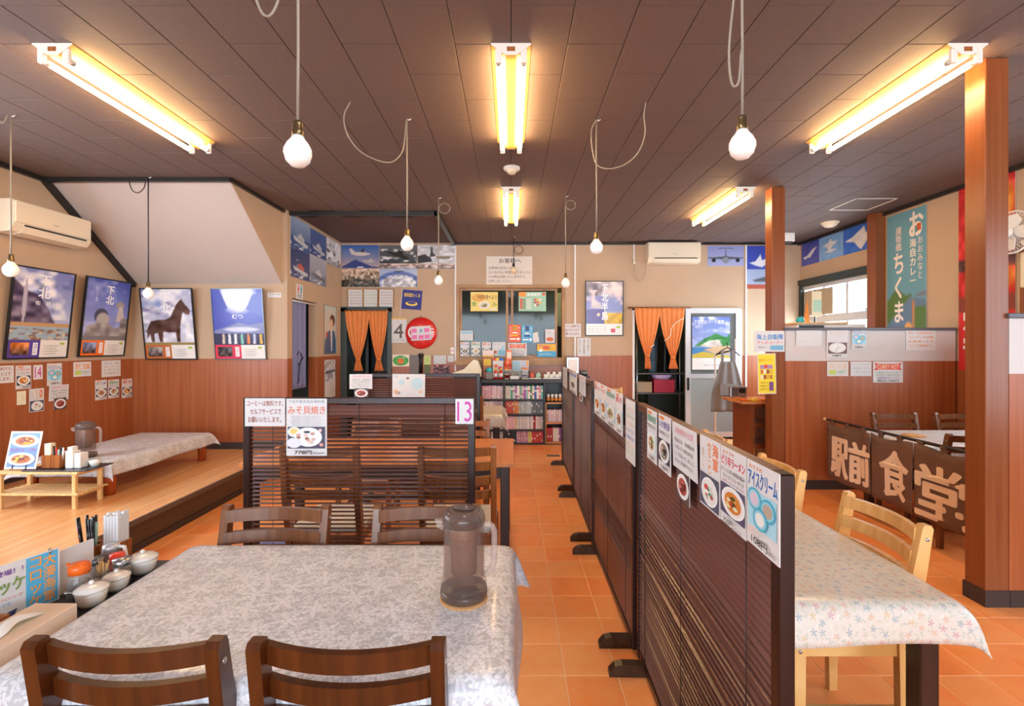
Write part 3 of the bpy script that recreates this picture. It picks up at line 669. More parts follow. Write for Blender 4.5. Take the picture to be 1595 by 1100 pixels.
# ================================================================ tables and cloths
def table(label, x0, y0, x1, y1, h, tm, lm, leg=.055, apron=True, zf=0):
    cx, cy = (x0+x1)/2, (y0+y1)/2; g = thing('dining_table', label, 'table', (cx, cy, zf), 0, 'dining tables'); a, b = (x1-x0)/2, (y1-y0)/2; h -= zf
    MB().rbox(-a, -b, h-.028, a, b, h, .004, 1).build('table_top', tm, g)
    for sx in (-1, 1):
        for sy in (-1, 1):
            x, y = sx*(a-.03-leg/2), sy*(b-.03-leg/2); MB().rbox(x-leg/2, y-leg/2, 0, x+leg/2, y+leg/2, h-.028, .004, 1).build('leg', lm, g)
    if apron:
        for s in (-1, 1):
            MB().box(-a+.08, s*(b-.045)-.01, h-.1, a-.08, s*(b-.045)+.01, h-.028).build('apron', lm, g)
            MB().box(s*(a-.045)-.01, -b+.08, h-.1, s*(a-.045)+.01, b-.08, h-.028).build('apron', lm, g)
    return g
def cloth(name, label, x0, y0, x1, y1, z, drop, m, seed=0, group='tablecloths', flare=.3, wrinkle=.0):
    rr = random.Random(seed); cx, cy = (x0+x1)/2, (y0+y1)/2; a, b = (x1-x0)/2+.011, (y1-y0)/2+.011; st = .03
    def axis(L): 
        n = max(8, int(2*L/.05)); c = [-L+2*L*i/n for i in range(n+1)]; k = max(3, int(drop/.03))
        return [-L-drop*(k-i)/k for i in range(k)]+c+[L+drop*(i+1)/k for i in range(k)]
    xs, ys = axis(a), axis(b); vs = []; uv = []
    ph = [rr.uniform(0, 6) for _ in range(4)]
    for x in xs:
        for y in ys:
            ex, ey = max(0, abs(x)-a), max(0, abs(y)-b); sx, sy = (1 if x > 0 else -1), (1 if y > 0 else -1)
            px, py = max(-a, min(a, x)), max(-b, min(b, y)); dz = 0
            if ex and ey:
                # a corner falls as a soft fold: both overhangs meet on the diagonal
                k = min(ex, ey); dz = max(ex, ey)+.3*k; px += sx*k*flare*1.5+sx*.01; py += sy*k*flare*1.5+sy*.01
                if ex > ey: px += sx*(ex-ey)*.1
                else: py += sy*(ey-ex)*.1
            elif ex: dz = ex; px += sx*(.008+ex*.1+.012*math.sin(y*9+ph[0])*ex/drop)
            elif ey: dz = ey; py += sy*(.008+ey*.1+.012*math.sin(x*9+ph[1])*ey/drop)
            zt = .006+(wrinkle*(.5+.5*math.sin(x*7+y*11+ph[2]+1.5*math.sin(y*5+ph[3]))) if not (ex or ey) else 0)
            vs.append((px, py, zt-dz)); uv.append((x, y))
    ny = len(ys); fs = [(i*ny+j, (i+1)*ny+j, (i+1)*ny+j+1, i*ny+j+1) for i in range(len(xs)-1) for j in range(ny-1)]
    me = MB().add(vs, fs, True).mesh(name, m); ul = me.uv_layers.new(name='UVMap')
    for lp in me.loops: ul.data[lp.index].uv = uv[lp.vertex_index]
    o = link(name, me, None, label, 'tablecloth', group, None, (cx, cy, z)); ss = o.modifiers.new('smooth', 'SUBSURF'); ss.levels = ss.render_levels = 1; solid(o, .0015, 1); return o
TT = .66
table('dark-legged dining table in the foreground under the white lace cloth', -1.11, 1.04, -.012, 1.722, TT-.006, 'table_dark', 'table_dark')
cloth('tablecloth', 'white lace-patterned vinyl cloth on the foreground table under the jug', -1.11, 1.04, -.012, 1.722, TT-.006, .15, 'lace', 1, wrinkle=.0015)
table('low dark side table at the left edge holding the condiments', -1.62, 1.05, -1.15, 1.70, .615, 'table_dark', 'table_dark')
table('bare brown-topped dining table behind screen 13', -1.62, 2.92, .02, 3.69, TT, 'table_wood', 'table_dark')
table('small dining table near the bookshelf under a flowered cloth', -1.2, 4.98, -.1, 5.7, TT-.006, 'table_dark', 'table_dark')
cloth('tablecloth', 'cream flowered cloth on the table near the bookshelf', -1.2, 4.98, -.1, 5.7, TT-.006, .13, 'flower_cloth', 2)
table('dark-legged table on the right under the flowered cloth beside the aisle screens', .62, 1.335, 1.223, 2.62, TT-.006, 'table_dark', 'table_dark')
cloth('tablecloth', 'cream vinyl cloth with small flowers on the right-hand table beside the aisle screens', .62, 1.335, 1.223, 2.62, TT-.006, .1, 'flower_cloth', 3, wrinkle=.005, flare=.16)
table('alcove dining table behind the brown curtain', 2.86, 3.42, 4.10, 4.06, TT-.006, 'table_dark', 'table_dark')
cloth('tablecloth', 'white lace cloth on the alcove table behind the brown curtain', 2.86, 3.42, 4.10, 4.06, TT-.006, .1, 'lace', 4)
MB().lathe([(.001, 0), (.075, 0), (.077, .004), (.075, .008), (.001, .008)], 24, (0, 0, 0)).build('coaster', 'cork', label='round cork mat on the alcove lace tablecloth', cat='mat', loc=(3.10, 3.78, TT+.002))
# low table on the platform
lt = thing('low_table', 'low red-legged table on the wooden platform under a lace cloth', 'table', (-3.38, 4.335, ZP))
MB().rbox(-.35, -.615, .235, .35, .615, .263, .004, 1).build('table_top', 'red_wood', lt)
for sx in (-1, 1):
    for sy in (-1, 1): MB().lathe([(.001, 0), (.036, 0), (.042, .235), (.001, .235)], 14, (sx*.3, sy*.56, 0)).build('leg', 'red_wood', lt)
cloth('tablecloth', 'white lace cloth on the low platform table', -3.73, 3.72, -3.03, 4.95, ZP+.263, .11, 'lace', 5)
# slatted pine rack in front of it
rk = thing('slatted_rack', 'small two-tier pine slatted rack on the wooden platform', 'rack', (-3.315, 3.545, ZP))
for sx in (-1, 1):
    for sy in (-1, 1): MB().rbox(sx*.26-.014, sy*.105-.012, 0, sx*.26+.014, sy*.105+.012, .26, .003, 1).build('leg', 'pine', rk)
for z in (.1, .248):
    for k in range(7): y = -.12+k*.04; MB().rbox(-.3, y-.013, z, .3, y+.013, z+.014, .002, 1).build('slat', 'pine', rk)
    for sx in (-1, 1): MB().rbox(sx*.26-.01, -.12, z-.02, sx*.26+.01, .12, z, .002, 1).build('bearer', 'pine', rk)

# ================================================================ jugs
def jug(label, loc, rz, k=1.0, simple=False, mats=('jug_plastic', 'jug_lid', 'jug_handle')):
    g = thing('water_jug', label, 'jug', loc, rz, 'smoked plastic water jugs')
    bd = MB().lathe([(.001, .012), (.062, .012), (.064, .02), (.063, .045), (.0585, .06), (.0565, .2), (.0555, .205), (.053, .205), (.054, .2), (.056, .06), (.001, .05)], 32, (0, 0, 0)).build('body', mats[0], g)
    MB().lathe([(.001, .004), (.064, .004), (.066, .014), (.064, .03), (.001, .03)], 32).build('base_ring', mats[1], g)
    MB().lathe([(.001, .203), (.058, .203), (.0595, .21), (.0595, .222), (.056, .235), (.048, .243), (.036, .246), (.033, .242), (.001, .24)], 32).build('lid', mats[1], g)
    MB().lathe([(.001, 0), (.028, 0), (.026, .008), (.012, .013), (.001, .014)], 24, (0, 0, .242), 1, .55).build('lid_grip', mats[1], g)
    MB().prism([(-.054, -.018), (-.054, .018), (-.079, 0)], .188, .2).prism([(-.053, -.02), (-.053, .02), (-.083, 0)], .2, .212).build('spout', mats[2], g)
    MB().tube([(.05, 0, .2), (.068, 0, .206), (.08, 0, .2), (.086, 0, .185), (.086, 0, .14), (.084, 0, .1), (.076, 0, .078), (.056, 0, .062)], [.008, .009, .009, .009, .009, .009, .009, .008], 10).build('handle', mats[2], g)
    MB().lathe([(.001, .07), (.036, .07), (.037, .18), (.039, .2), (.001, .2)], 20).build('tea_strainer', 'strainer', g)
    MB().lathe([(.001, .05), (.0535, .052), (.054, .17), (.001, .17)], 24).build('tea', 'tea', g)
    g.scale = (k, k, k); return g
mat('strainer', '#9a6038', .5, noise=.3, nscale=90); glassy('tea', '#c08a5c', .08, .14)
jx, jy, jz = W(723, 936, 1.36)
jug('smoked plastic water jug on the foreground lace tablecloth', (jx, 1.352, TT+.0085), R(-8), .99)
MB().lathe([(.001, 0), (.065, 0), (.066, .003), (.065, .006), (.001, .006)], 28).build('coaster', 'cork', label='round cork mat under the foreground water jug', cat='mat', loc=(jx, 1.352, TT+.002))
jug('dark smoked water jug at the end of the low platform table', (-3.335, 3.85, ZP+.268), R(20), 1.12)
# ================================================================ brown shop curtain over a rod in the alcove
g = thing('shop_curtain', 'brown split curtain with cream characters hung on a black rod in the alcove', 'curtain', (2.79, 3.6, 0))
MB().tube([(0, .74, .705), (0, -.95, .705)], .011, 10).build('rod', 'black', g); MB().tube([(0, .74, .705), (0, .78, .705)], .013, 10).build('rod_end', 'pine', g)
for q in ((.73, .02), (-.02, -.55), (-.56, -.94)): pass
def curtain_panel(y0, y1, z0, ph):
    def fn(u, v):
        y = y0+(y1-y0)*u; z = .675+(z0-.675)*v
        return (-.004+.012*math.sin(y*9+ph)*(v*.8+.1)+.006*math.sin(y*23+ph*2), y, z-.012*math.sin(y*14+ph)*(1-v))
    o = MB().sheet(fn, 22, 10).build('curtain_panel', 'noren_brown', g); solid(o, .002); return fn
f1 = curtain_panel(.72, .21, .2, 0); f2 = curtain_panel(.205, -.2, .19, 1); f3 = curtain_panel(-.21, -.9, .19, 2)
for y in [.66, .47, .28, .1, -.08, -.26, -.44, -.62]: MB().tube([(.0, y-.025, .7), (0, y+.025, .7)], .0135, 10).box(-.006, y-.025, .66, -.002, y+.025, .7).build('hanging_loop', 'noren_brown', g)
def curtain_text(ch, y0, y1, z0, z1, ph):
    v, f = glyphs(ch); vs = []; fs = []
    for qx, qz in ((-.013, 0), (.013, 0), (0, -.008), (0, .008), (.009, .006), (-.009, .006), (.009, -.006), (-.009, -.006)):
        k = len(vs)
        for p in v:
            y = y0+(y1-y0)*p[0]+qx; z = z0+(z1-z0)*p[1]+qz; vv = (.675-z)/.48
            vs.append((-.004+.012*math.sin(y*9+ph)*(vv*.8+.1)+.006*math.sin(y*23+ph*2)-.0045-k*1e-7, y, z))
        fs += [tuple(i+k for i in q) for q in f]
    MB().add(vs, fs).build('character', 'paper_cream', g)
mat('paper_cream', '#f0dcc6', .7)
for ch, y0, y1, z0, z1, ph in (('駅', .66, .45, .25, .57, 0), ('前', .43, .17+.05, .25, .57, 0), ('食', .1, -.16, .25, .585, 1), ('堂', -.23, -.6, .215, .56, 2)): curtain_text(ch, y0, y1, z0, z1, ph)
# ================================================================ fluorescent fittings
def fitting(label, x, y0, L=1.17, tm='tube'):
    g = thing('fluorescent_light', label, 'ceiling light', (x, y0, ZC), 0, 'twin-tube fluorescent ceiling lights')
    sec = [(-.1, 0), (.1, 0), (.1, -.006), (.028, -.058), (-.028, -.058), (-.1, -.006)]
    Tm = Matrix(((1, 0, 0, 0), (0, 0, 1, 0), (0, 1, 0, 0), (0, 0, 0, 1)))
    MB().prism(sec, 0, L, Tm).build('reflector_glow_tint', 'reflector_glow_tint', g)
    for ye in (-.002, L): MB().prism(sec, ye, ye+.002, Tm).build('end_plate', 'fixture_white', g)
    MB().box(-.02, -.0035, -.04, .02, -.002, -.018).build('rating_label', 'box_wood', g)
    for s in (-1, 1):
        MB().tube([(s*.062, .045, -.075), (s*.062, L-.045, -.075)], .0145, 14).build('tube', tm, g)
        for e in (0, 1):
            y = .012+e*(L-.024); MB().rbox(s*.062-.017, y-.011, -.094, s*.062+.017, y+.011, -.02, .006, 2).build('socket', 'fixture_white', g)
            MB().lathe([(.001, -.014), (.0155, -.014), (.0155, .014), (.001, .014)], 12, T=Matrix.Translation((s*.062, .034+e*(L-.068), -.075)) @ Matrix.Rotation(R(90), 4, 'X')).build('tube_cap', 'alu', g)
    return g
fitting('long twin-tube ceiling light in the middle of the ceiling, nearest the viewer', 0, 2.43)
fitting('twin-tube ceiling light over the wooden platform side', -2.27, 2.43)
fitting('twin-tube ceiling light touching the front wooden pillar', 2.26, 2.43)
fitting('twin-tube ceiling light over the aisle end, near the service window', 0, 4.63)
fitting('twin-tube ceiling light beside the second wooden pillar', 2.21, 4.63)
fitting('added twin-tube fill light above the viewer, out of the picture', 0, .23, tm='tube_fill_cool')  # unseen fitting, its cool tubes added to neutralise light on the near table
# smoke detector and dome
o = thing('smoke_detector', 'white round smoke detector between the two middle ceiling lights', 'detector', (W(797, 0, 4.13)[0], 4.13, ZC))
MB().lathe([(.001, -.02), (.068, -.018), (.07, 0), (.001, 0)], 24).build('base', 'white', o); MB().lathe([(.001, -.055), (.03, -.052), (.045, -.03), (.045, -.018), (.001, -.018)], 24).build('sensor_head', 'ivory', o)
o = thing('dome_light', 'small white dome fitting on the ceiling near the hatch', 'ceiling light', (3.87, 5.96, ZC))
MB().lathe([(.001, -.07), (.05, -.06), (.075, -.04), (.085, -.02), (.1, -.015), (.1, 0), (.001, 0)], 24).build('dome', 'ivory', o)
o = thing('motion_sensor', 'small white sensor box under the ceiling behind the second pillar', 'sensor', (3.69, 6.56, ZC)); MB().rbox(-.07, -.06, -.12, .07, .06, 0, .01).build('case', 'white', o); MB().rbox(-.05, -.064, -.14, .04, .04, -.12, .004, 1).build('lens', 'black', o)

# ================================================================ pendant bulbs
def bulb(label, x, y, z, swag=None, hook=True, clear=False, k=1.0, cm='cord_grey', loop=None):
    g = thing('pendant_bulb', label, 'pendant light', (x, y, z), 0, 'bare bulbs hanging on cords'); zc = ZC-z
    prof = [(.001, -.048), (.02, -.045), (.036, -.03), (.0425, -.008), (.042, .008), (.034, .026), (.024, .038), (.018, .05), (.001, .05)]
    MB().lathe([(r*k, q*k) for r, q in prof], 24).build('globe', 'glass_bulb' if clear else 'bulb', g)
    MB().lathe([(.001, .046), (.0165, .046), (.0175, .05), (.0175, .068), (.0155, .07), (.0155, .09), (.012, .098), (.001, .1)], 16).build('socket', 'brass' if not clear else 'black', g)
    MB().tube([(0, 0, .095), (.001, 0, zc*.4), (-.001, .001, zc*.75), (0, 0, zc)], .0048, 8).build('cord', cm, g)
    if hook: MB().tube([(0, 0, zc), (.012, 0, zc-.01), (.022, 0, zc-.004), (.026, 0, zc+.001)], .003, 6).build('hook', 'white', g)
    if swag: MB().tube(smooth([(a-x, b-y, c-z) for a, b, c in swag]), .0042, 8).build('slack_cord', cm, g)
    if loop:
        lx, lz, lr = loop; MB().tube([(lx+lr*math.cos(t*math.pi/8), .01*math.sin(t*.4), lz+lr*math.sin(t*math.pi/8)) for t in range(16)], .0042, 8, True).build('cord_coil', cm, g)
    return g
glassy('glass_bulb', '#ffe9c0', .05, .3)
def arc(p, q, sag, n=12, skew=0): 
    p, q = Vector(p), Vector(q); return [p.lerp(q, t/n)-Vector((0, 0, sag*(1-(2*(t/n)**(1+skew)-1)**2))) for t in range(n+1)]
bulb('bare globe bulb hanging nearest the left ceiling light, cord running off the top', *W(464, 237, 1.56), swag=arc((-.85, 1.50, ZC), (-.673, 1.56, ZC), .47))
x2 = W(1156, 226, 1.66)
bulb('bare globe bulb on a looped cord in front of the far right ceiling light', *x2, swag=[(x2[0]-.02, 1.66, ZC), (x2[0]-.005, 1.66, 2.72), (x2[0]-.028, 1.67, 2.5), (x2[0]-.04, 1.67, 2.35), (x2[0]-.03, 1.67, 2.25), (x2[0]-.012, 1.66, 2.25), (x2[0]-.002, 1.66, 2.36)])
bulb('bare bulb with a wide drooping cord, left of the middle ceiling lights', *W(634, 380, 3.24), swag=[W(546, 158, 3.02), W(536, 180, 3.03), W(540, 207, 3.06), W(556, 231, 3.1), W(576, 245, 3.13), W(600, 253, 3.17), W(615, 250, 3.2), W(627, 235, 3.22), W(631, 210, 3.23), W(633, 187, 3.24)], cm='cord_grey')
bulb('bare bulb with a drooping knotted cord, right of the middle ceiling lights', *W(929, 385, 3.25), swag=[W(1006, 159, 3.02), W(1003, 180, 3.03), W(1005, 205, 3.05), W(999, 228, 3.08), W(988, 245, 3.11), W(970, 258, 3.15), W(948, 263, 3.19), W(930, 257, 3.22), W(923, 235, 3.24), W(921, 205, 3.25), W(928, 187, 3.25)])
bulb('bare bulb on a thin cord in front of the photo panels', *W(683, 437, 4.97), loop=(.06, .73, .055))
bulb('bare bulb on a thin cord at the right end of the service window', *W(881, 441, 4.91), loop=(.05, .78, .05))
bulb('clear bulb with black socket and coiled cord before the customer notice', *W(800, 421, 6.75), clear=True, cm='cord_black', loop=(.07, .28, .06))
bulb('bare bulb hanging over the platform in front of the cliff poster', *W(17, 420, 3.19), swag=arc((-3.34, 3.19, ZC), (-3.27, 3.19, ZC), .05))
b9 = W(231, 457, 4.36)
bulb('bare bulb hanging over the platform by the horse poster', *b9, swag=[(b9[0]-.17, 4.36, ZC), (b9[0]-.165, 4.36, ZC-.06), (b9[0]-.14, 4.36, ZC-.12), (b9[0]-.09, 4.36, ZC-.14), (b9[0]-.04, 4.36, ZC-.1), (b9[0]-.02, 4.36, ZC-.03), (b9[0], 4.36, ZC-.01)], cm='cord_black')

# ================================================================ air conditioners and fan
def aircon(label, wall, a, b, w=.755, h=.27):
    mx = wall.matrix(a, b, .002)
    g = link('air_conditioner', None, None, label, 'air conditioner', 'wall air conditioners', None, matrix=mx)
    sec = [(0, .02), (.05, 0), (.16, .015), (.19, .06), (.195, h-.02), (.18, h), (0, h)]
    Tm = Matrix(((0, 0, 1, 0), (0, 1, 0, 0), (1, 0, 0, 0), (0, 0, 0, 1)))
    MB().prism(sec, 0, w, Tm).build('body', 'acwhite', g)
    MB().rbox(.006, .085, .19, w-.006, h-.01, .203, .004, 1).build('front_panel', 'acwhite', g)
    MB().box(.09, .066, .185, w-.05, .078, .1965).build('air_slot', 'black', g)
    MB().prism([(.075, .004), (.165, .016), (.19, .058), (.192, .062), (.17, .012), (.075, -.002)], .08, w-.04, Tm).build('louver', 'acwhite', g)
    MB().box(w/2-.025, .13, .203, w/2+.025, .138, .2035).build('badge', 'metal', g)
    return g
ya, yb = 3.86, 4.62
aircon('cream air conditioner on the left wall above the cliff poster', LEFT, 3.93, HC+(538-386)/F*4.62-.01, .72)
aircon('cream air conditioner on the back wall beside the aircraft photo', BACK, W(1010, 0, YB-.2)[0], HC+(538-410)/F*(YB-.19), W(1092, 0, YB-.2)[0]-W(1010, 0, YB-.2)[0], .3)
fx = link('wall_fan', None, None, 'white wall fan mounted on the right wall past the front pillar', 'fan', None, None, matrix=RIGHT.matrix(-3.98, 2.03, 0))
MB().rbox(-.05, -.2, 0, .1, .09, .05, .012).build('wall_bracket', 'ivory', fx); MB().tube([(.02, .1, .03), (.0, .18, .08)], .02, 10).build('neck', 'ivory', fx)
for k in range(5): MB().lathe([(.0005, 0), (.006, 0), (.006, .004), (.0005, .004)], 8, (.0+.03*(k % 2), -.05-.03*(k//2), .05)).build('button', 'cap_grey', fx)
fan_c = Vector((-.02, .25, .12))
MB().tube([fan_c+Vector((.17*math.cos(t*math.pi/16), .17*math.sin(t*math.pi/16), .02)) for t in range(32)], .006, 8, True).build('guard_rim', 'white', fx)
for sgn, nm in ((.06, 'front_guard'), (-.03, 'rear_guard')):
    mb = MB()
    for t in range(36):
        a = t*math.pi/18; mb.tube([fan_c+Vector((.03*math.cos(a), .03*math.sin(a), sgn)), fan_c+Vector((.11*math.cos(a+.15), .11*math.sin(a+.15), sgn*.9)), fan_c+Vector((.17*math.cos(a+.2), .17*math.sin(a+.2), .02))], .0014, 4)
    mb.build(nm, 'white', fx)
MB().lathe([(.001, .05), (.04, .05), (.042, .07), (.001, .072)], 18, fan_c).build('hub_cap', 'white', fx); MB().lathe([(.001, -.08), (.05, -.07), (.05, -.03), (.001, -.02)], 18, fan_c).build('motor', 'white', fx)
for k in range(4):
    a = k*math.pi/2; MB().prism([(.02, -.02), (.09, -.06), (.145, -.03), (.14, .04), (.06, .05), (.02, .02)], .02, .023, Matrix.Translation(fan_c) @ Matrix.Rotation(a, 4, 'Z') @ Matrix.Rotation(.3, 4, 'X')).build('blade', 'white', fx)
MB().tube([(-.02, -.2, .02), (-.022, -.3, .02), (-.015, -.38, .02), (.0, -.3, .02), (.004, -.2, .02)], .004, 6).build('pull_cord', 'ivory', fx)
# ================================================================ notices, menus, posters
PINK, MAG, ORG, GRN, BLU, RED, BRN, BLK, PUR, GRY = '#e06a9a', '#c9309c', '#f08a30', '#159a6a', '#2f7fd0', '#e03a3a', '#8a3a2a', '#2a2626', '#6b5aa8', '#8d8a8a'
def dish(p, cx, cy, rx, ry, food, seed=0, plate='#f4f4f2', bg=None):
    rr = random.Random(seed)
    if bg: p.rect(*bg)
    p.ell(cx, cy, rx, ry, plate); p.ell(cx, cy, rx*.86, ry*.86, '#e9e6e2'); p.ell(cx, cy, rx*.7, ry*.68, food[0])
    for k in range(14):
        a, r = rr.uniform(0, 6.28), rr.uniform(0, .55); p.ell(cx+rx*r*math.cos(a), cy+ry*r*math.sin(a), rx*rr.uniform(.1, .24), ry*rr.uniform(.08, .2), food[1+k % (len(food)-1)], 10)
F_RAMEN = ['#d9822f', '#f0d9a0', '#e8b060', '#b5451f', '#efe3c0', '#3a4a2a']; F_MEAT = ['#b98a6a', '#8a5a48', '#d8b49a', '#c98a7a', '#7a4a3a']
F_RICE = ['#e8d9b0', '#d0b070', '#a05a40', '#f2e8cc', '#6a8a4a']; F_GREEN = ['#cfd0a8', '#b07a60', '#5a8a50', '#e0c8a0', '#c04a3a']; F_DARK = ['#8d8478', '#5a5650', '#c8c0b0', '#3c3a38', '#d8b0a0']
def menu(title, tc, price, food, seed=0, sub=None, bg='#34303c', tag=True, photo=(.44, .84)):
    def d(p):
        if tag: p.ell(.3, .06, .22, .028, ORG)
        p.text(title, .07, .1, .93, .24, tc, .02)
        if sub: p.text(sub, .1, .28, .9, .36, BLK)
        y0, y1 = photo; dish(p, .5, (y0+y1)/2, .42, (y1-y0)*.5, food, seed, bg=(.05, y0, .95, y1, bg))
        p.text(price, .35, .875, .92, .955, BLK, .02)
    return d
def ice(p):
    p.text('おすすめ', .08, .04, .5, .09, ORG, .01); p.text('アイスクリーム', .05, .1, .95, .29, '#1f6fc4', .03)
    p.rect(.06, .33, .94, .76, '#a8dcec')
    for cx, cy, c in ((.27, .43, '#d8c8d8'), (.7, .48, '#b9a898'), (.48, .63, '#e8ece8')):
        p.ell(cx, cy, .23, .13, '#4fb3cf'); p.ell(cx, cy, .19, .105, '#8fd3e4'); p.ell(cx, cy, .14, .08, c)
    p.text('ひとつ', .1, .78, .45, .85, '#f0b090'); p.text('108円', .22, .855, .72, .95, BLK, .02); p.text('(税込)', .75, .9, .95, .95, BLK)
def coffee(p):
    for k, (t, x0, x1) in enumerate((('コーヒーは無料です。', .05, .95), ('セルフサービスで', .13, .9), ('お願いいたします。', .08, .9))): p.text(t, x0, .08+k*.29, x1, .28+k*.29, '#9a3f30', .015)
def lines(cols, tops, title=None):
    def d(p):
        if title: p.text(title[0], .1, .08, .9, .24, title[1], .01)
        n = len(tops)
        for k, t in enumerate(tops): y = (.32 if title else .12)+k*(.6 if title else .8)/n; p.text(t, .09, y, .91, y+(.6 if title else .8)/n*.55, cols[k % len(cols)])
    return d
def notice(p):
    p.text('定期便配付企業', .12, .08, .88, .22, '#e89aa8', .01)
    for k, t in enumerate(('税抜五百　特典配布', 'この度ふるさと納税の返礼品', 'として出品いたしました。', 'ぜひご利用下さい')): p.text(t, .1, .32+k*.15, .92-.05*(k % 2), .41+k*.15, '#6a6468')
def meatphoto(p): dish(p, .5, .5, .46, .42, ['#b5524a', '#8a3a35', '#d08070', '#6a2a28'], 4, bg=(0, 0, 1, 1, '#5a4a4a'))
def miso_v(p):
    p.text('海軍', .66, .05, .92, .42, '#ef7d45', .03, True); p.text('みそラーメン', .4, .06, .6, .5, '#f2a04a', .02, True); p.text('味噌ラーメン', .12, .16, .24, .5, '#d8b08a', .0, True)
    dish(p, .52, .75, .4, .2, ['#e9ede6', '#f4f2ec', '#d9e0d0', '#d04a4a', '#4f9a5a'], 6, bg=(.04, .52, .96, .97, '#55566a'))
def curry(p):
    p.poly([(.03, .05), (.2, .1), (.8, .1), (.97, .05), (.9, .24), (.97, .42), (.8, .38), (.2, .38), (.03, .42), (.1, .24)], '#e2504c'); p.text('CURRY HOT', .14, .14, .86, .34, '#f7d9a0', .02)
    for k, (t, c) in enumerate((('ご家庭でちょっとずつ', '#2a8a7a'), ('辛さがいっきにできる！', '#3a9a6a'), ('大湊海自カレーパン', '#3f5fa8'), ('税込748円', '#333'*1+'333'))): p.text(t, .08+.02*k, .47+k*.13, .92-.02*k, .57+k*.13, c)
def annin(c1, c2):
    def d(p): p.text('杏仁豆腐', .08, .1, .92, .5, c1, .03); p.rect(.08, .58, .42, .88, '#c8d86a'); p.text('100円', .48, .58, .9, .86, c2, .01)
    return d
# --- tourist posters -----------------------------------------------------------------
def foot(p, c1, c2, seed):
    p.rect(0, .8, 1, 1, '#f1ece6'); p.rect(0, .8, .52, 1, c1)
    A = Art(10, 8, c2, '#3a2a2a'); A.grain(.25, 5, 4); p.img(.05, .83, .34, .97, A.A)
    p.rect(.4, .83, .48, .97, '#ffffff'); p.text('海峡の町', .41, .84, .47, .96, c1, 0, True)
    for k in range(4): p.text('下北の観光案内', .58, .86+k*.03, .84-.04*(k % 2), .875+k*.03, '#8d8882')
    p.ell(.9, .84, .045, .016, '#a9c94a')
def poster_cliff(p):
    a = Art(64, 76, '#7d86c4', '#c3cfe8'); a.clouds('#e9eaf4', 4, 6, 0, .7, .48); a.clouds('#6a76b4', 3, 5, 0, .5, .6)
    a.poly([(0, .16), (.2, .3), (.42, .36), (.6, .55), (.7, .72), (.8, .8), (0, .8)], '#6a5c72'); a.grain(.22, 9, 14, .16, .8, 0, .72); a.ell(.2, .45, .035, .32, '#bdb7c4')
    a.band(.76, 1, '#9fb7c6'); a.band(.76, .8, '#c89c6a'); a.clouds('#8a6a58', 10, 24, .84, 1, .45); a.clouds('#d8c4a8', 12, 26, .86, 1, .55); p.img(0, 0, 1, .8, a.A)
    foot(p, '#5a4aa0', '#f08a3a', 1); p.text('下北', .4, .06, .6, .32, '#ffffff', .03, True); p.text('佐　井', .36, .35, .62, .4, '#ffffff', .01)
def poster_stone(p):
    a = Art(64, 76, '#4a58b4', '#b9bde0'); a.clouds('#8d96d4', 4, 6, 0, .6, .5); a.ell(.38, .6, .16, .13, '#4a4a5c'); a.ell(.42, .66, .15, .12, '#b8b0ac')
    a.ell(.8, .4, .1, .06, '#a89a92'); a.poly([(.78, .42), (.86, .42), (.93, .68), (.72, .68)], '#c9bfb8'); a.poly([(.85, .62), (1, .62), (1, .95), (.8, .95)], '#938a88')
    a.poly([(.08, .78), (.3, .7), (.55, .72), (.7, .8), (1, .76), (1, 1), (.05, 1)], '#9d9490'); a.grain(.14, 9, 12, .7, 1); a.band(.93, 1, '#7d7678'); p.img(0, 0, 1, .8, a.A)
    foot(p, '#f0762a', '#8fa0d0', 2); p.text('下北', .44, .08, .62, .32, '#ffffff', .03, True); p.text('むつ湾', .2, .1, .25, .3, '#e8ecff', 0, True)
def poster_horse(p):
    a = Art(64, 76, '#b8bcd8', '#dfe0ee'); a.clouds('#f4f3f7', 4, 7, 0, .9, .45); a.clouds('#5a74c0', 3, 4, .0, .4, .6); a.clouds('#8f8cb0', 5, 8, .1, .8, .58)
    a.poly([(.84, .62), (.92, .62), (.94, .95), (.82, .95)], '#eceaf0')
    a.poly([(.1, .66), (.14, .58), (.28, .55), (.45, .54), (.55, .5), (.62, .38), (.68, .27), (.76, .2), (.79, .17), (.82, .22), (.95, .38), (.93, .45), (.86, .45), (.8, .41), (.76, .54), (.73, .68), (.71, .95), (.65, .95), (.63, .77), (.5, .77), (.38, .76), (.36, .95), (.3, .95), (.27, .78), (.2, .8), (.2, .95), (.14, .95), (.11, .8), (.06, .9), (.05, .74)], '#5b4038'); a.grain(.12, 10, 12, .3, .98)
    a.band(.95, 1, '#a08a58'); p.img(0, 0, 1, .8, a.A); foot(p, '#c8703a', '#a8a09a', 3); p.text('下北', .38, .06, .58, .34, '#ffffff', .02, True)
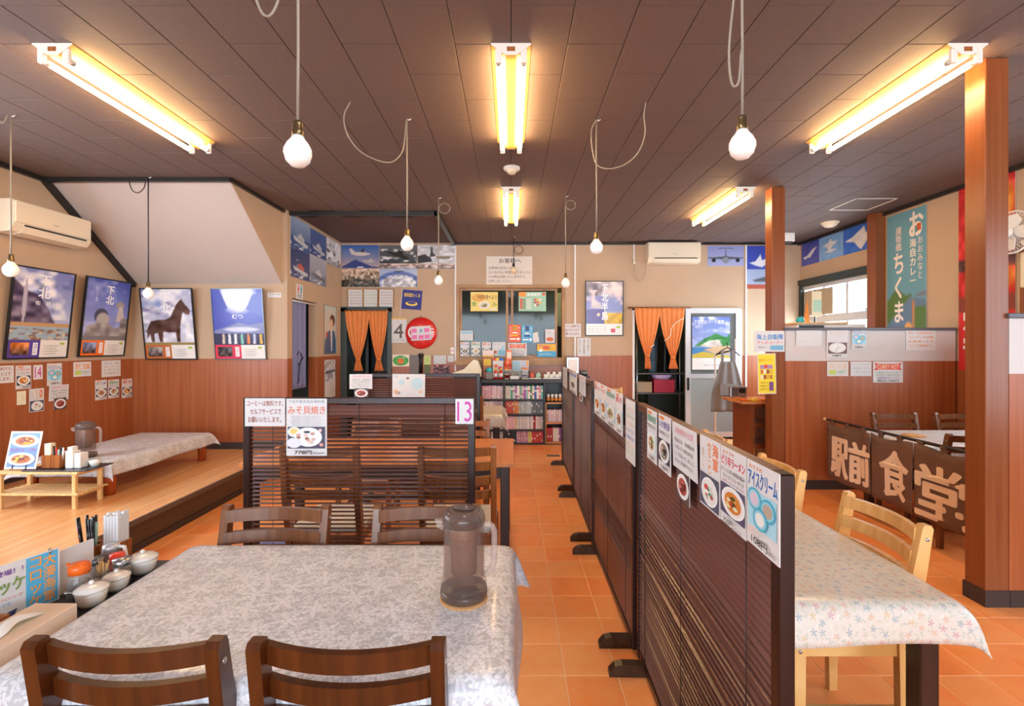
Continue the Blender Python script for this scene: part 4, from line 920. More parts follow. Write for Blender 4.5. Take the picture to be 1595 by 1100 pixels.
def poster_night(p):
    a = Art(64, 76, '#5560c8', '#4a52b4'); a.ell(.5, .1, .42, .38, '#f2f6fa', .6); a.poly([(0, 0), (.16, 0), (.3, .34), (.0, .5)], '#4a58bc'); a.poly([(1, .05), (.8, .1), (.66, .36), (1, .5)], '#5a68c0')
    a.poly([(0, .74), (.3, .66), (.5, .6), (.7, .64), (1, .6), (1, .8), (0, .8)], '#8088b8'); a.ell(.55, .72, .4, .05, '#d0d6ea', .5); a.band(.8, 1, '#3a3c5c')
    for k, (x, c) in enumerate(((.18, '#d8c8b0'), (.3, '#e8e8f0'), (.42, '#fff'*1+'fff'), (.55, '#90d0c0'), (.68, '#f0904a'), (.8, '#d0d8f0'), (.93, '#f0c050'))): a.poly([(x-.02, .8), (x+.02, .8), (x+.03, .98), (x-.03, .98)], c)
    p.img(0, 0, 1, .8, a.A); foot(p, '#e0405a', '#40484a', 4); p.text('下北', .42, .08, .6, .32, '#ffffff', .02, True); p.text('むつ', .38, .36, .6, .42, '#ffffff', .02)
def poster_hanto(p):
    a = Art(64, 80, '#c8b8c0', '#9aa4d8'); a.clouds('#f2e6e0', 4, 5, 0, .35, .45); a.poly([(0, 0), (.45, .05), (.42, .34), (0, .34)], '#8a7f88'); a.grain(.2, 8, 10, 0, .35, 0, .45)
    a.poly([(0, .34), (.5, .34), (.5, .66), (0, .66)], '#8a8ac8'); a.poly([(.1, .62), (.25, .46), (.4, .5), (.45, .64)], '#d0c8c8'); a.poly([(.5, .4), (1, .35), (1, .7), (.5, .7)], '#8f9cd0'); a.clouds('#f0d8d8', 5, 5, .2, .55, .55)
    a.poly([(0, .66), (.5, .66), (.5, 1), (0, 1)], '#5a4a94'); a.ell(.34, .78, .06, .05, '#ffe0b0', .8); a.poly([(.5, .74), (1, .74), (1, 1), (.5, 1)], '#e0b828'); a.grain(.12, 14, 16, .74, 1, .5, 1)
    p.rect(0, .79, 1, 1, '#f2efea'); p.img(0, 0, 1, .79, a.A); p.text('下北半島', .42, .05, .6, .72, '#ffffff', .03, True)
    for k in range(4): p.text('観光問い合わせ一覧', .05, .83+k*.035, .55, .845+k*.035, '#8d8882')
    p.rect(.68, .88, .8, .95, '#d8505a'); p.ell(.88, .85, .06, .02, '#a9c94a')
fr = ('black', .012, .02)
card('framed_poster', 'black-framed poster of sea cliffs under cloud on the left wall', 'poster', LEFT, 4.03, 1.255, .548, .765, poster_cliff, th=.012, off=.012, lean=6.2, frame=fr, pm='print_gloss', group='framed tourist posters')
card('framed_poster', 'black-framed poster of stone animal sculptures under blue sky on the left wall', 'poster', LEFT, 4.72, 1.26, .535, .765, poster_stone, th=.012, off=.012, lean=6.2, frame=fr, pm='print_gloss', group='framed tourist posters')
card('framed_poster', 'black-framed poster of a brown horse on the niche wall', 'poster', NICHE, -4.01, 1.215, .545, .76, poster_horse, th=.012, off=.012, lean=7, frame=fr, pm='print_gloss', group='framed tourist posters')
card('framed_poster', 'framed blue poster of night lights on water on the niche wall', 'poster', NICHE, -3.245, 1.215, .545, .76, poster_night, th=.012, off=.012, lean=7, frame=('steel_dark', .01, .02), pm='print_gloss', group='framed tourist posters')
a0, b0 = BACK.ab(912.5, 522); a1, b1 = BACK.ab(969, 439.5)
card('framed_poster', 'dark-framed peninsula collage poster on the back wall right of the service window', 'poster', BACK, a0, b0, a1-a0, b1-b0, poster_hanto, th=.012, off=.01, lean=1.5, frame=fr, pm='print_gloss', group='framed tourist posters')
pcard('name_strip', 'thin white name strip on the niche wall beside the blue poster', 'label', NICHE, 417, 456, 438, 463.5, lines(['#8a8680'], ['下北半島']))
# --- left wall menus
GL = 'menu sheets on the left wall'
L = lambda n, lb, *q, **k: pcard(n, lb, 'notice', LEFT, *q, group=GL, **k)
L('notice', 'white free-coffee notice cut by the left edge of the picture', -35, 571.5, 21, 600, coffee)
L('menu_sheet', 'spicy noodle menu sheet beside the number 14 on the left wall', 24, 570, 48, 607, menu('ピリ辛ラーメン', RED, '750円', F_RAMEN, 1, 'ピリッと辛くて旨い'))
L('number_sign', 'white sheet with the pink number 14 on the left wall', 51.5, 569, 66, 591.5, lambda p: p.text('14', .15, .12, .85, .88, MAG, .01))
L('menu_sheet', 'blue ice cream menu sheet on the left wall', 73, 566.5, 96, 601.5, ice)
L('menu_sheet', 'almond jelly price sheet in orange letters on the left wall', 114, 564.5, 141.5, 587.5, annin('#f09a58', '#a8b8a8'))
L('notice', 'grey handwritten notice highest in the corner of the left wall', 158, 562, 187.5, 588, lines(['#9a9690', '#c8a090'], ['二重　麺　大盛り', '煮玉子　のり　ねぎ', '塩　昆布　メンマ', '各種有り']), m='paper')
L('menu_sheet', 'orange vertical miso noodle menu sheet below the others on the left wall', 45, 606.5, 68, 643, miso_v)
L('notice', 'pink-titled notice with curled corner on the left wall', 75.5, 601, 106, 625.5, notice, lean=2)
L('photo_sheet', 'small meat dish photo hanging under the pink-titled notice on the left wall', 83, 621, 102.5, 639, meatphoto, off=.004)
L('menu_sheet', 'dish menu with purple title, leftmost of the three by the corner', 148, 593, 166, 624, menu('カツ丼', PUR, '650円', F_MEAT, 2))
L('menu_sheet', 'dish menu with green title, middle of the three by the corner', 168.5, 592, 185, 621, menu('野菜炒め', GRN, '550円', F_GREEN, 3, '定食もあります'))
L('menu_sheet', 'dumpling menu with red title, nearest the corner of the left wall', 189.5, 591, 205.5, 620.5, menu('餃子', RED, '350円', F_RAMEN, 4))
o = pcard('switch_plate', 'beige switch plate among the menus on the left wall', 'switch', LEFT, 26, 610, 39, 631.5, th=.008, m='cream'); MB().rbox(.03, .03, .008, .05, .08, .011, .002, 1).build('rocker', 'ivory', o)
# --- photo panels
def ship(sea, hull, sky=None, seed=0, flip=False, orange=False):
    def d(p):
        a = Art(44, 40, sky or sea, sea); 
        if sky: a.band(.62, 1, sea)
        a.clouds('#ffffff' if not sky else sky, 6, 8, 0, 1, .68, 2)
        a.poly([(.12, .6), (.9, .74), (.86, .86), (.2, .74)], hull); a.poly([(.35, .62), (.4, .48), (.5, .5), (.52, .36), (.56, .5), (.68, .58), (.7, .7)], '#d05a3a' if orange else '#c8ccd4'); a.clouds('#f0f4f8', 9, 12, .8, .92, .5); p.img(0, 0, 1, 1, a.A); p.rect(.42, .93, .62, .97, '#ffffff')
    return d
def winter(p): a = Art(22, 24, '#e6e2e0', '#c4c0c4'); a.grain(.3, 8, 9); a.clouds('#5a5c60', 7, 8, .2, 1, .6); p.img(0, 0, 1, 1, a.A)
def jets(p):
    a = Art(60, 42, '#3f66ac', '#c0a8a8'); a.poly([(.0, .95), (.36, .62), (.5, .72), (.8, .92), (1, .95), (1, 1), (0, 1)], '#3a4684')
    a.poly([(.2, .16), (.26, .14), (.36, .3), (.55, .3), (.72, .34), (.78, .4), (.6, .46), (.4, .46), (.26, .4)], '#d8ccc4'); a.poly([(.5, .3), (.56, .14), (.6, .16), (.58, .32)], '#4a4040'); a.poly([(.55, .64), (.7, .66), (.78, .56), (.82, .66), (.9, .7), (.78, .76), (.6, .72)], '#c8bcb4'); p.img(0, 0, 1, 1, a.A); p.rect(.42, .93, .58, .97, '#fff'*1+'fff')
def crowd(p): a = Art(46, 24, '#c8a48a', '#4a4a44'); a.grain(.3, 20, 12); a.clouds('#ecd8c4', 18, 8, 0, .6, .5); a.clouds('#2c302a', 16, 8, .5, 1, .5); p.img(0, 0, 1, 1, a.A)
def submarine(p): a = Art(60, 32, '#6d6f72', '#3c4248'); a.clouds('#e6e6e6', 7, 7, .2, .95, .5); a.poly([(.1, .3), (.45, .42), (.5, .3), (.62, .32), (.62, .5), (.8, .72), (.7, .78), (.4, .6)], '#2f2c2a'); p.img(0, 0, 1, 1, a.A)
def snowship(p): a = Art(60, 32, '#dadada', '#d4d6da'); a.grain(.14, 8, 8); a.poly([(0, .6), (.2, .5), (.36, .7), (.4, .9), (.0, 1)], '#3a3a3c'); a.poly([(.34, .5), (.36, .1), (.4, .1), (.42, .4), (.5, .6), (.32, .66)], '#4a4c50'); a.poly([(.5, .6), (.9, .62), (.86, .74), (.52, .74)], '#8a7c68'); p.img(0, 0, 1, 1, a.A)
def earth(p): a = Art(42, 24, '#a8bce0', '#d8d8dc'); a.ell(.5, .75, .6, .65, '#5a74b8', .2); a.ell(.5, .85, .5, .55, '#c8cdd8', .2); a.grain(.26, 14, 10, .35, 1); a.poly([(.36, .14), (.5, .1), (.66, .12), (.52, .2)], '#4a4c50'); p.img(0, 0, 1, 1, a.A)
def strip(p): a = Art(60, 6, '#c8b0a4', '#8a8088'); a.grain(.35, 24, 3); p.img(0, 0, 1, 1, a.A)
def snowmtn(p): a = Art(22, 24, '#dfe6ee', '#b8b4b0'); a.clouds('#ffffff', 4, 5, 0, .8, .4); a.clouds('#3f3e40', 6, 8, .2, 1, .6); p.img(0, 0, 1, 1, a.A)
GP = 'ship and aircraft photo panels'
ph = lambda wall, lb, q, d: pcard('wall_photo', lb, 'photo', wall, *q, d, group=GP, pm='print_gloss')
ph(SIDE, 'photo of a ship launching a rocket on the side wall, upper left', (452, 334, 482.5, 383), ship('#3f5a94', '#cfd4da', '#a4bcdc'))
ph(SIDE, 'photo of a grey ship at sea on the side wall, upper middle', (482.7, 354.5, 508, 395), ship('#36467f', '#b8bec8', '#5d7ab4'))
ph(SIDE, 'snowy mountain photo touching the corner of the side wall', (508.3, 369, 530, 410), snowmtn)
ph(SIDE, 'photo of an orange icebreaker and ship on the side wall, lower left', (452, 383.4, 482, 430), ship('#3c4474', '#c8ccd2', None, 3, orange=True))
ph(SIDE, 'photo of a ship in grey haze on the side wall, lower right', (482.2, 395.4, 508, 439.5), ship('#7d86a0', '#5d6470', '#b4b8c8'))
ph(BACK, 'photo of two patrol aircraft over a mountain on the back wall', (532, 382, 591, 418), jets)
ph(BACK, 'photo of a crowd of sailors below the aircraft photo', (532, 418.5, 591, 447), crowd)
ph(BACK, 'photo of a black submarine in surf on the back wall', (591.5, 382, 650, 410.5), submarine)
ph(BACK, 'photo of a ship in a snowy harbour on the back wall', (650.5, 382, 708, 410.5), snowship)
ph(BACK, 'narrow strip of small festival photos under the submarine photo', (591.5, 411, 708, 418.6), strip)
ph(BACK, 'group photo with aircraft over a blue globe on the back wall', (591.5, 419, 650, 447), earth)
def bigplane(p): a = Art(60, 36, '#8f97cc', '#a8aed8'); a.poly([(.47, .75), (.44, .6), (.48, .45), (.49, .14), (.3, .16), (.3, .1), (.7, .1), (.7, .16), (.51, .14), (.52, .45), (.56, .6), (.53, .75)], '#6d7280'); a.poly([(.02, .58), (.3, .55), (.5, .52), (.7, .55), (.98, .58), (.98, .62), (.7, .66), (.5, .68), (.3, .66), (.02, .62)], '#5a5e6a'); a.ell(.5, .72, .1, .16, '#8a90a0'); a.ell(.17, .72, .06, .1, '#30323a'); a.ell(.83, .72, .06, .1, '#30323a'); p.img(0, 0, 1, 1, a.A)
ph(BACK, 'photo of a grey transport aircraft head-on beside the air conditioner', (1102, 383, 1158.5, 414.5), bigplane)
def birdplane(p): a = Art(44, 44, '#4050b0', '#4458b8'); a.poly([(.1, .4), (.3, .36), (.45, .2), (.5, .34), (.8, .24), (.62, .44), (.5, .5), (.3, .46)], '#e4e6ee'); a.band(.55, 1, '#9fb0d0'); a.band(.9, 1, '#b05a48'); a.poly([(.2, .8), (.6, .72), (.9, .78), (.7, .84), (.3, .84)], '#5a606c'); p.img(0, 0, 1, 1, a.A)
ph(BACK, 'tall photo of a white display aircraft half behind the second pillar', (1161.5, 383, 1212, 450), birdplane)
def onejet(c, w): 
    def d(p): a = Art(44, 44, c, c); a.poly(w, '#dfe0e2'); a.grain(.05, 6, 6); p.img(0, 0, 1, 1, a.A)
    return d
for (y0, y1), lb, d in (((7.13, 6.72), 'photo of a small jet on deep blue, deepest on the right wall', onejet('#4a55b0', [(.1, .62), (.3, .6), (.66, .36), (.9, .3), (.74, .44), (.5, .7), (.4, .68), (.2, .74)])),
        ((6.715, 6.24), 'photo of two fighters on pale sky above the right window', onejet('#7fb0e0', [(.12, .4), (.4, .3), (.5, .16), (.55, .3), (.8, .34), (.6, .46), (.5, .6), (.78, .66), (.5, .74), (.2, .68), (.4, .6), (.3, .46)])),
        ((6.235, 5.67), 'photo of a delta-wing fighter on bright blue next to the third pillar', onejet('#3a6fd0', [(.05, .5), (.3, .4), (.66, .1), (.7, .36), (.95, .3), (.88, .5), (.95, .7), (.75, .64), (.56, .95), (.34, .6)]))):
    card('wall_photo', lb, 'photo', RIGHT, -y0, 2.5, y0-y1, .325, d, pm='print_gloss', group=GP)
# --- signs around the kitchen doors
def wc(p):
    p.rect(.12, .08, .46, .62, '#f6e8e8'); p.rect(.54, .08, .9, .62, '#d8ecf6')
    for cx, c in ((.3, '#d02a3a'), (.72, '#2a8ac0')): p.ell(cx, .16, .09, .05, c); p.poly([(cx-.12, .24), (cx+.12, .24), (cx+.06, .42), (cx+.06, .6), (cx-.06, .6), (cx-.06, .42)], c)
    p.text('お手洗', .2, .7, .8, .8, BLK); p.text('男女兼用', .2, .84, .8, .9, BLK)
pcard('restroom_sign', 'white restroom sign with red and blue figures above the blue curtain', 'sign', SIDE, 461, 441.5, 471.5, 465.5, wc)
def portrait(p):
    a = Art(34, 64, '#c8d4d0', '#d8c8a8'); a.ell(.68, .3, .22, .13, '#3a302c'); a.ell(.6, .36, .15, .1, '#e8c0a0', .3); a.poly([(.25, .56), (.5, .5), (.85, .52), (.98, .7), (1, 1), (.02, 1), (.06, .75)], '#44648c'); a.poly([(.52, .5), (.66, .5), (.66, .95), (.58, .95)], '#f0ece4'); a.ell(.2, .6, .07, .06, '#d05a50'); p.img(0, 0, 1, 1, a.A)
pcard('wall_poster', 'tall poster of a person in a blue uniform on the side wall', 'poster', SIDE, 504.5, 475, 523, 551, portrait, frame=('steel_dark', .006, .006), pm='print_gloss')
def shipcal(p): a = Art(14, 20, '#d4d2d0', '#c4c4cc'); a.grain(.2, 6, 7); a.poly([(0, .55), (.9, .5), (1, .58), (.1, .66)], '#3c3e48'); p.img(0, 0, 1, .55, a.A); p.rect(.05, .58, .95, .97, '#e8e4de'); [p.text('一二三四五六七', .1, .6+k*.06, .9, .63+k*.06, '#9a96a0') for k in range(6)]
pcard('wall_calendar', 'narrow ship calendar under the uniform poster', 'calendar', SIDE, 505.5, 561, 522, 622, shipcal)
for k, (x0, x1, y0, y1, lb, hue) in enumerate(((543, 565, 451, 478, 'gold-framed certificate, first of three above the left orange curtain', '#a08a88'), (567.5, 588, 451, 478, 'gold-framed certificate with green print, middle of three', '#8ac080'), (591.5, 612.5, 451, 478, 'gold-framed certificate, last of three above the orange curtain', '#a89090'))):
    pcard('certificate', lb, 'certificate', BACK, x0, y0, x1, y1, lines([hue], ['許可証', '食品衛生責任者', '右の者は食品衛生', '法により許可する', '青森県知事']), frame=('window_wood', .012, .018), th=.008, off=.006, lean=4, roll=-1.5, group='framed certificates')
o = pcard('small_flag', 'navy blue flag with yellow lettering tilted on the back wall', 'flag', BACK, 625, 451, 656, 481, lambda p: (p.text('護衛艦ちくま', .1, .16, .9, .36, '#f0c83a', .02), p.ell(.5, .7, .3, .12, '#f0d040'), p.ell(.5, .66, .22, .07, '#2f3488')), m='navy', roll=-4)
MB().tube([(.0, .3, .004), (-.012, -.14, .004)], .004, 6).build('stick', 'white', o)
o = pcard('wall_calendar', 'daily calendar showing a large 4 on the back wall', 'calendar', BACK, 608, 497.5, 633.5, 534, lambda p: (p.text('4', .22, .2, .8, .8, '#5a5048', .02), p.text('令和二年', .38, .09, .62, .13, BLK), p.text('友引　土曜　大安吉日', .1, .86, .9, .91, BLK), p.text('三月', .06, .3, .12, .5, BLK, 0, True)), th=.012)
MB().box(0, .345, 0, .239, .36, .016).build('binding', 'yellow', o)
g = link('button_sign', None, None, 'round red enamel sign with white script, partly covered by a paper', 'sign', None, None, matrix=BACK.matrix(*BACK.ab(656, 519), .004))
MB().lathe([(.001, 0), (.232, 0), (.232, .008), (.2, .022), (.1, .036), (.001, .04)], 40).build('disc', 'red', g)
p = Print(.46, .46, .036); p.text('C', .1, .3, .36, .66, '#f4f0ee', .02); p.text('ーラ', .66, .36, .92, .66, '#f4f0ee', .02); p.text('コカ・コ', .3, .44, .66, .62, '#f4f0ee')
for q in [p.v, p.tv]: q[:] = [(x-.23, y-.23, z+(.006 if abs(x-.23) < .12 else -.004)) for x, y, z in q]
p.done(g)
MB().tube([(0, .22, .01), (0, .25, .012)], .008, 6).build('hanger', 'steel_dark', g)
def stamps(p):
    for cx, cy in ((.16, .3), (.16, .75), (.5, .78), (.8, .3), (.8, .76)): p.rect(cx-.13, cy-.16, cx+.13, cy+.16, '#f08ac0'); p.text('定休日', cx-.11, cy-.1, cx+.11, cy+.1, '#d0307a', .01)
    p.text('本', .42, .16, .58, .46, '#3aa0c8', .02)
pcard('notice', 'white paper with pink stamps pinned over the round red sign', 'notice', Wall('B', YB-.05), 641, 509, 672, 531, stamps, roll=3)
pcard('oval_sticker', 'green oval sticker on cream paper below the daily calendar', 'sticker', BACK, 611, 552.5, 637.5, 571, lambda p: (p.ell(.5, .5, .46, .42, '#2f9a3a'), p.ell(.5, .52, .38, .32, '#48b448'), p.ell(.5, .55, .2, .24, '#e8762a'), p.text('おいしい青森', .2, .16, .8, .32, '#f4f0c0')), m='cream')
pcard('hand_towel', 'grey hand towel hanging under the red round sign', 'towel', BACK, 638.5, 553, 652.5, 583, m='grey_cloth', th=.012)
o = thing('wall_bell', 'black bell hook hanging beside the grey towel', 'hook', (W(656, 0, YB)[0], YB-.02, W(0, 565, YB)[2]))
MB().tube([(-.035, 0, .1), (-.02, 0, .13), (0, 0, .12), (.02, 0, .13), (.035, 0, .1)], .012, 8).build('antler', 'black', o); MB().lathe([(.001, -.16), (.03, -.15), (.022, .02), (.03, .1), (.001, .11)], 12).build('handle', 'black', o)
pcard('notice', 'lime and olive price list beside the bell hook', 'notice', BACK, 660.5, 554, 671, 582, lambda p: (p.rect(0, 0, 1, .5, '#d4e08a'), p.rect(0, .5, 1, 1, '#6a6a3a'), [p.text('品書き', .15, .06+k*.09, .85, .11+k*.09, '#7a8a3a') for k in range(4)]))
grid = lambda p: [p.rect(.06, .08+k*.11, .94, .1+k*.11, '#b8c4c4') for k in range(8)] + [p.rect(.1+k*.13, .06, .115+k*.13, .95, '#c4cccc') for k in range(7)]
pcard('shift_table', 'white ruled schedule sheet under the photo wall', 'notice', BACK, 675.5, 554, 695, 567, grid); pcard('shift_table', 'smaller white ruled sheet next to the service window', 'notice', BACK, 697, 554, 707, 564, grid)
pcard('event_photo', 'colourful group photo card above the second screen', 'photo', BACK, 675, 568.5, 701, 582, lambda p: p.img(0, 0, 1, 1, Art(24, 14, '#8a4a4a', '#5a3a4a').grain(.4, 12, 7).A))
o = pcard('wall_switch', 'white switch with red lamp by the service window corner', 'switch', BACK, 702, 541.5, 707.5, 551.5, th=.012, m='white'); MB().rbox(.012, .035, .012, .04, .055, .016, .002, 1).build('lamp', 'red', o)
# --- customer notice and papers on the service window
NC = Wall('B', YB-.03)
def okyaku(p):
    p.text('お客様へ', .28, .07, .76, .24, '#3a3634', .015)
    for k, (t, x1) in enumerate((('お客様の好みに合う', .62), ('口に合わない料理でありましたら', .96), ('その時は返金いたしますので、', .86), ('お申し出ください。', .56))): p.text(t, .05, .36+k*.155, x1, .46+k*.155, '#4a4644')
pcard('customer_notice', 'large cream notice to customers above the service window', 'notice', BACK, 757.5, 399.5, 829, 443.5, okyaku, m='cream_board', th=.006)
GW = 'papers stuck on the service window'
Wn = lambda lb, *q, **k: pcard('window_paper', lb, 'notice', NC, *q, group=GW, **k)
def ginger(p): p.rect(0, 0, 1, 1, '#f0d878'); p.ell(.3, .3, .26, .2, '#eab050'); p.text('今別牛食べよう', .25, .14, .95, .38, '#8a4a2a', .02); p.text('食　べ　ル', .04, .5, .96, .74, '#5aa03a', .02); dish(p, .5, .68, .2, .2, F_GREEN, 8); p.rect(.68, .84, .96, .94, '#f4ecd0')
Wn('yellow local produce card at the top of the left service pane', 733, 455, 775.5, 485, ginger)
def teishoku(p):
    p.rect(0, 0, 1, 1, '#a8d4b8'); p.rect(.0, .0, .26, .24, '#f0a040'); p.text('毎週更新', .3, .05, .8, .2, '#ffffff', .02); p.rect(.05, .33, .14, .88, '#d8604a'); p.rect(.86, .04, .97, .18, '#e0604a')
    for k in range(5): p.ell(.2, .4+k*.11, .05, .035, '#6a7a3a'); p.rect(.28, .37+k*.11, .46, .42+k*.11, '#f4f0e4')
    for k in range(8): p.ell(.6+.09*(k % 3), .4+.14*(k//3), .05, .06, ['#e0604a', '#f0c050', '#f2ece0', '#b05a40'][k % 4])
Wn('green and orange set-meal card at the top of the right service pane', 808, 455, 850.5, 485, teishoku)
Wn('small white and blue sheet low on the left service pane', 716.5, 515.5, 737, 530.5, lambda p: (p.rect(.08, .1, .92, .28, '#8ac4dc'), [p.text('お知らせ', .1, .4+k*.18, .9, .5+k*.18, '#a8b4b8') for k in range(3)]))
Wn('dish menu with violet title, first in the service window row', 717, 533, 731.5, 555, menu('カツ丼', PUR, '650円', F_DARK, 12)); Wn('dish menu with green title, second in the service window row', 734, 533, 748.5, 555, menu('野菜炒め', GRN, '550円', F_RICE, 13))
Wn('dish menu with red title, third in the service window row', 751, 533, 765, 555, menu('餃子', RED, '350円', F_MEAT, 14)); Wn('dish menu with a blue glass, fourth in the service window row', 767, 533, 787.5, 555, lambda p: (p.text('生ビール', .08, .08, .6, .2, PUR), p.rect(.45, .55, .97, .95, '#8ac4dc'), p.ell(.8, .4, .15, .2, '#a8d0e0'), p.ell(.2, .7, .14, .1, '#c86a50')))
def pay(c, c2, t):
    def d(p): p.rect(0, 0, 1, 1, c); p.rect(.34, .04, .66, .32, c2); p.text('還元', .38, .08, .62, .28, '#4a3020', .02); p.text(t, .06, .1, .24, .7, '#ffffff', .01, True); p.text('カード', .72, .1, .92, .6, '#ffffff', 0, True); p.rect(.3, .42, .7, .5, '#ffffff'); p.rect(.2, .56, .75, .66, c2); p.ell(.8, .82, .12, .08, '#ffffff'); p.rect(.08, .78, .62, .86, '#ffffff')
    return d
Wn('red and yellow payment poster on the middle post of the service window', 792.5, 506, 811, 533, pay('#ee5a28', '#f8c020', 'キャッシュレス')); Wn('blue payment poster beside the red one', 812.5, 507, 830, 534, pay('#5ab0d8', '#3a5a9a', 'ポイント'))
Wn('plain white slip hanging on the right service pane', 831, 518.5, 840, 534, roll=8); Wn('dish menu with an orange plate on the right service pane', 849, 513, 864, 534, lambda p: (p.text('カレー', .2, .2, .8, .3, '#9a8a90'), p.ell(.5, .74, .38, .15, '#d86a34')))
Wn('curry sheet with red ribbon title on the service window', 791.5, 534.5, 820.5, 555, curry); Wn('colourful curry campaign sheet at the right of the service window', 836.5, 536, 866, 556, lambda p: (p.rect(0, 0, 1, .55, '#f6b83a'), p.rect(0, .55, 1, 1, '#4aa8d8'), p.text('大湊海自カレー', .05, .06, .7, .2, '#a05a9a', .01), p.ell(.5, .3, .22, .14, '#e8602a'), p.ell(.2, .5, .1, .1, '#ffffff'), p.ell(.72, .4, .1, .08, '#d8c030'), p.text('スタンプラリー', .1, .72, .8, .88, '#f4f4a0', .01)))
pcard('notice', 'free-coffee notice on the back wall beside the service window', 'notice', Wall('B', YB-.02), 876.5, 504.5, 905, 525, coffee)
pcard('notice', 'white sheet with vertical black writing under the peninsula poster', 'notice', BACK, 899.5, 526.5, 920, 555, lambda p: (p.text('地元の素材を', .74, .06, .88, .7, BLK, 0, True), p.text('大切に心を込めて', .42, .06, .58, .92, BLK, .02, True), p.text('お出ししています。', .1, .1, .24, .9, BLK, 0, True)))
# poster taped inside the sliding glass door
def geopark(p):
    a = Art(52, 60, '#6d84cc', '#a8b8e0'); a.clouds('#dde2f2', 4, 6, 0, .4, .5); a.poly([(.05, .72), (.3, .55), (.62, .4), (.9, .5), (1, .4), (1, .72)], '#3f8a48'); a.poly([(.2, .7), (.45, .58), (.7, .55), (.8, .7), (.5, .78)], '#dcd4cc'); a.grain(.12, 12, 14, .5, .8); a.band(.74, .9, '#4a8ac4'); a.poly([(.3, .8), (.6, .72), (1, .7), (1, .9), (.6, .9)], '#d8b890'); a.poly([(0, .92), (.3, .84), (.7, .92), (1, .94), (1, 1), (0, 1)], '#d4bc4a'); p.img(0, 0, 1, .78, a.A)
    p.text('下北ジオパーク構想', .05, .06, .84, .14, '#f4f6ff', .01); p.rect(0, .78, 1, 1, '#f0eeea'); p.text('自然と人の共生', .3, .9, .72, .93, '#8a8a90')
pcard('geopark_poster', 'coastal park poster taped inside the sliding glass door', 'poster', Wall('B', YB-.055), 1078, 493.5, 1137, 576, geopark, pm='print_gloss')
# --- second pillar and back half wall
HW = Wall('B', 4.638)
pcard('corner_sign', 'white goods-corner sign with blue and red letters on the second pillar', 'sign', HW, 1174.5, 515.5, 1221.5, 548, lambda p: (p.text('海上自衛隊', .07, .16, .95, .42, '#2f86c8', .03), p.text('グッズコーナー', .08, .48, .95, .64, '#e0505a', .02), p.text('護衛艦カード', .12, .74, .48, .84, '#8a8a90'), p.rect(.52, .7, .95, .92, '#7ab4d8')), th=.006)
def yellow(p):
    p.rect(.03, .02, .97, .98, '#f2dc34'); p.text('海自カレーパン', .06, .12, .8, .2, '#d84a2a'); p.rect(.14, .28, .82, .38, '#b08ab0'); p.ell(.45, .32, .09, .05, '#e0502a')
    for j in range(2):
        for k in range(4): p.rect(.16+k*.165, .4+j*.13, .29+k*.165, .5+j*.13, ['#c8703a', '#f4e8d0', '#a04a30', '#e0b040'][(j+k) % 4])
    p.rect(.62, .7, .84, .92, '#7a4a90'); [p.text('全国発送承ります', .12, .7+k*.08, .56, .74+k*.08, '#a04a2a') for k in range(3)]
pcard('goods_poster', 'yellow goods poster hanging under the corner sign', 'poster', HW, 1180.5, 551, 1209, 614, yellow, roll=1)
GH = 'papers on the half wall behind the second pillar'
Hn = lambda lb, *q, **k: pcard('wall_paper_sheet', lb, 'notice', HW, *q, group=GH, **k)
Hn('faint white sheet hanging at the start of the half wall', 1239.5, 511.5, 1279, 539.5, lines(['#d8d8d6'], ['営業時間のご案内', '午前十一時より', '水曜日　定休']), lean=3)
Hn('menu sheet with a 778 price on the half wall', 1287, 511.5, 1320, 557.5, lambda p: (p.text('みそ貝焼き', .1, .1, .9, .24, '#d8c4b8'), dish(p, .5, .66, .4, .17, ['#eef0ee', '#f8f8f6', '#e8ece8', '#c8d0c8'], 5, bg=(.07, .48, .96, .86, '#7a5a54')), p.text('778円', .26, .89, .66, .96, BLK, .02)), lean=2)
Hn('ice cream menu sheet on the half wall', 1326, 511.5, 1349, 544, ice, lean=2); Hn('framed-looking sheet of orange handwriting on the half wall', 1410.5, 513, 1457, 546, lines([ORG], ['税込・定期便配付所', 'パンケーキ各種', '桜ご飯が嬉しくさく亭', 'でにこり御飯屋さん']))
Hn('pale almond jelly sheet below the half wall rail', 1288, 563.5, 1321, 586, annin('#e8c8a8', '#9ac8b0')); Hn('blue handwritten sheet below the half wall rail', 1324.5, 563.5, 1357, 586, lines(['#a8c0c8', '#8ab0d0'], ['むつの地酒', '大湊ネブタ', '一杯三百円'])); Hn('curry sheet with red ribbon below the half wall rail', 1359.5, 563.5, 1406, 596, curry)
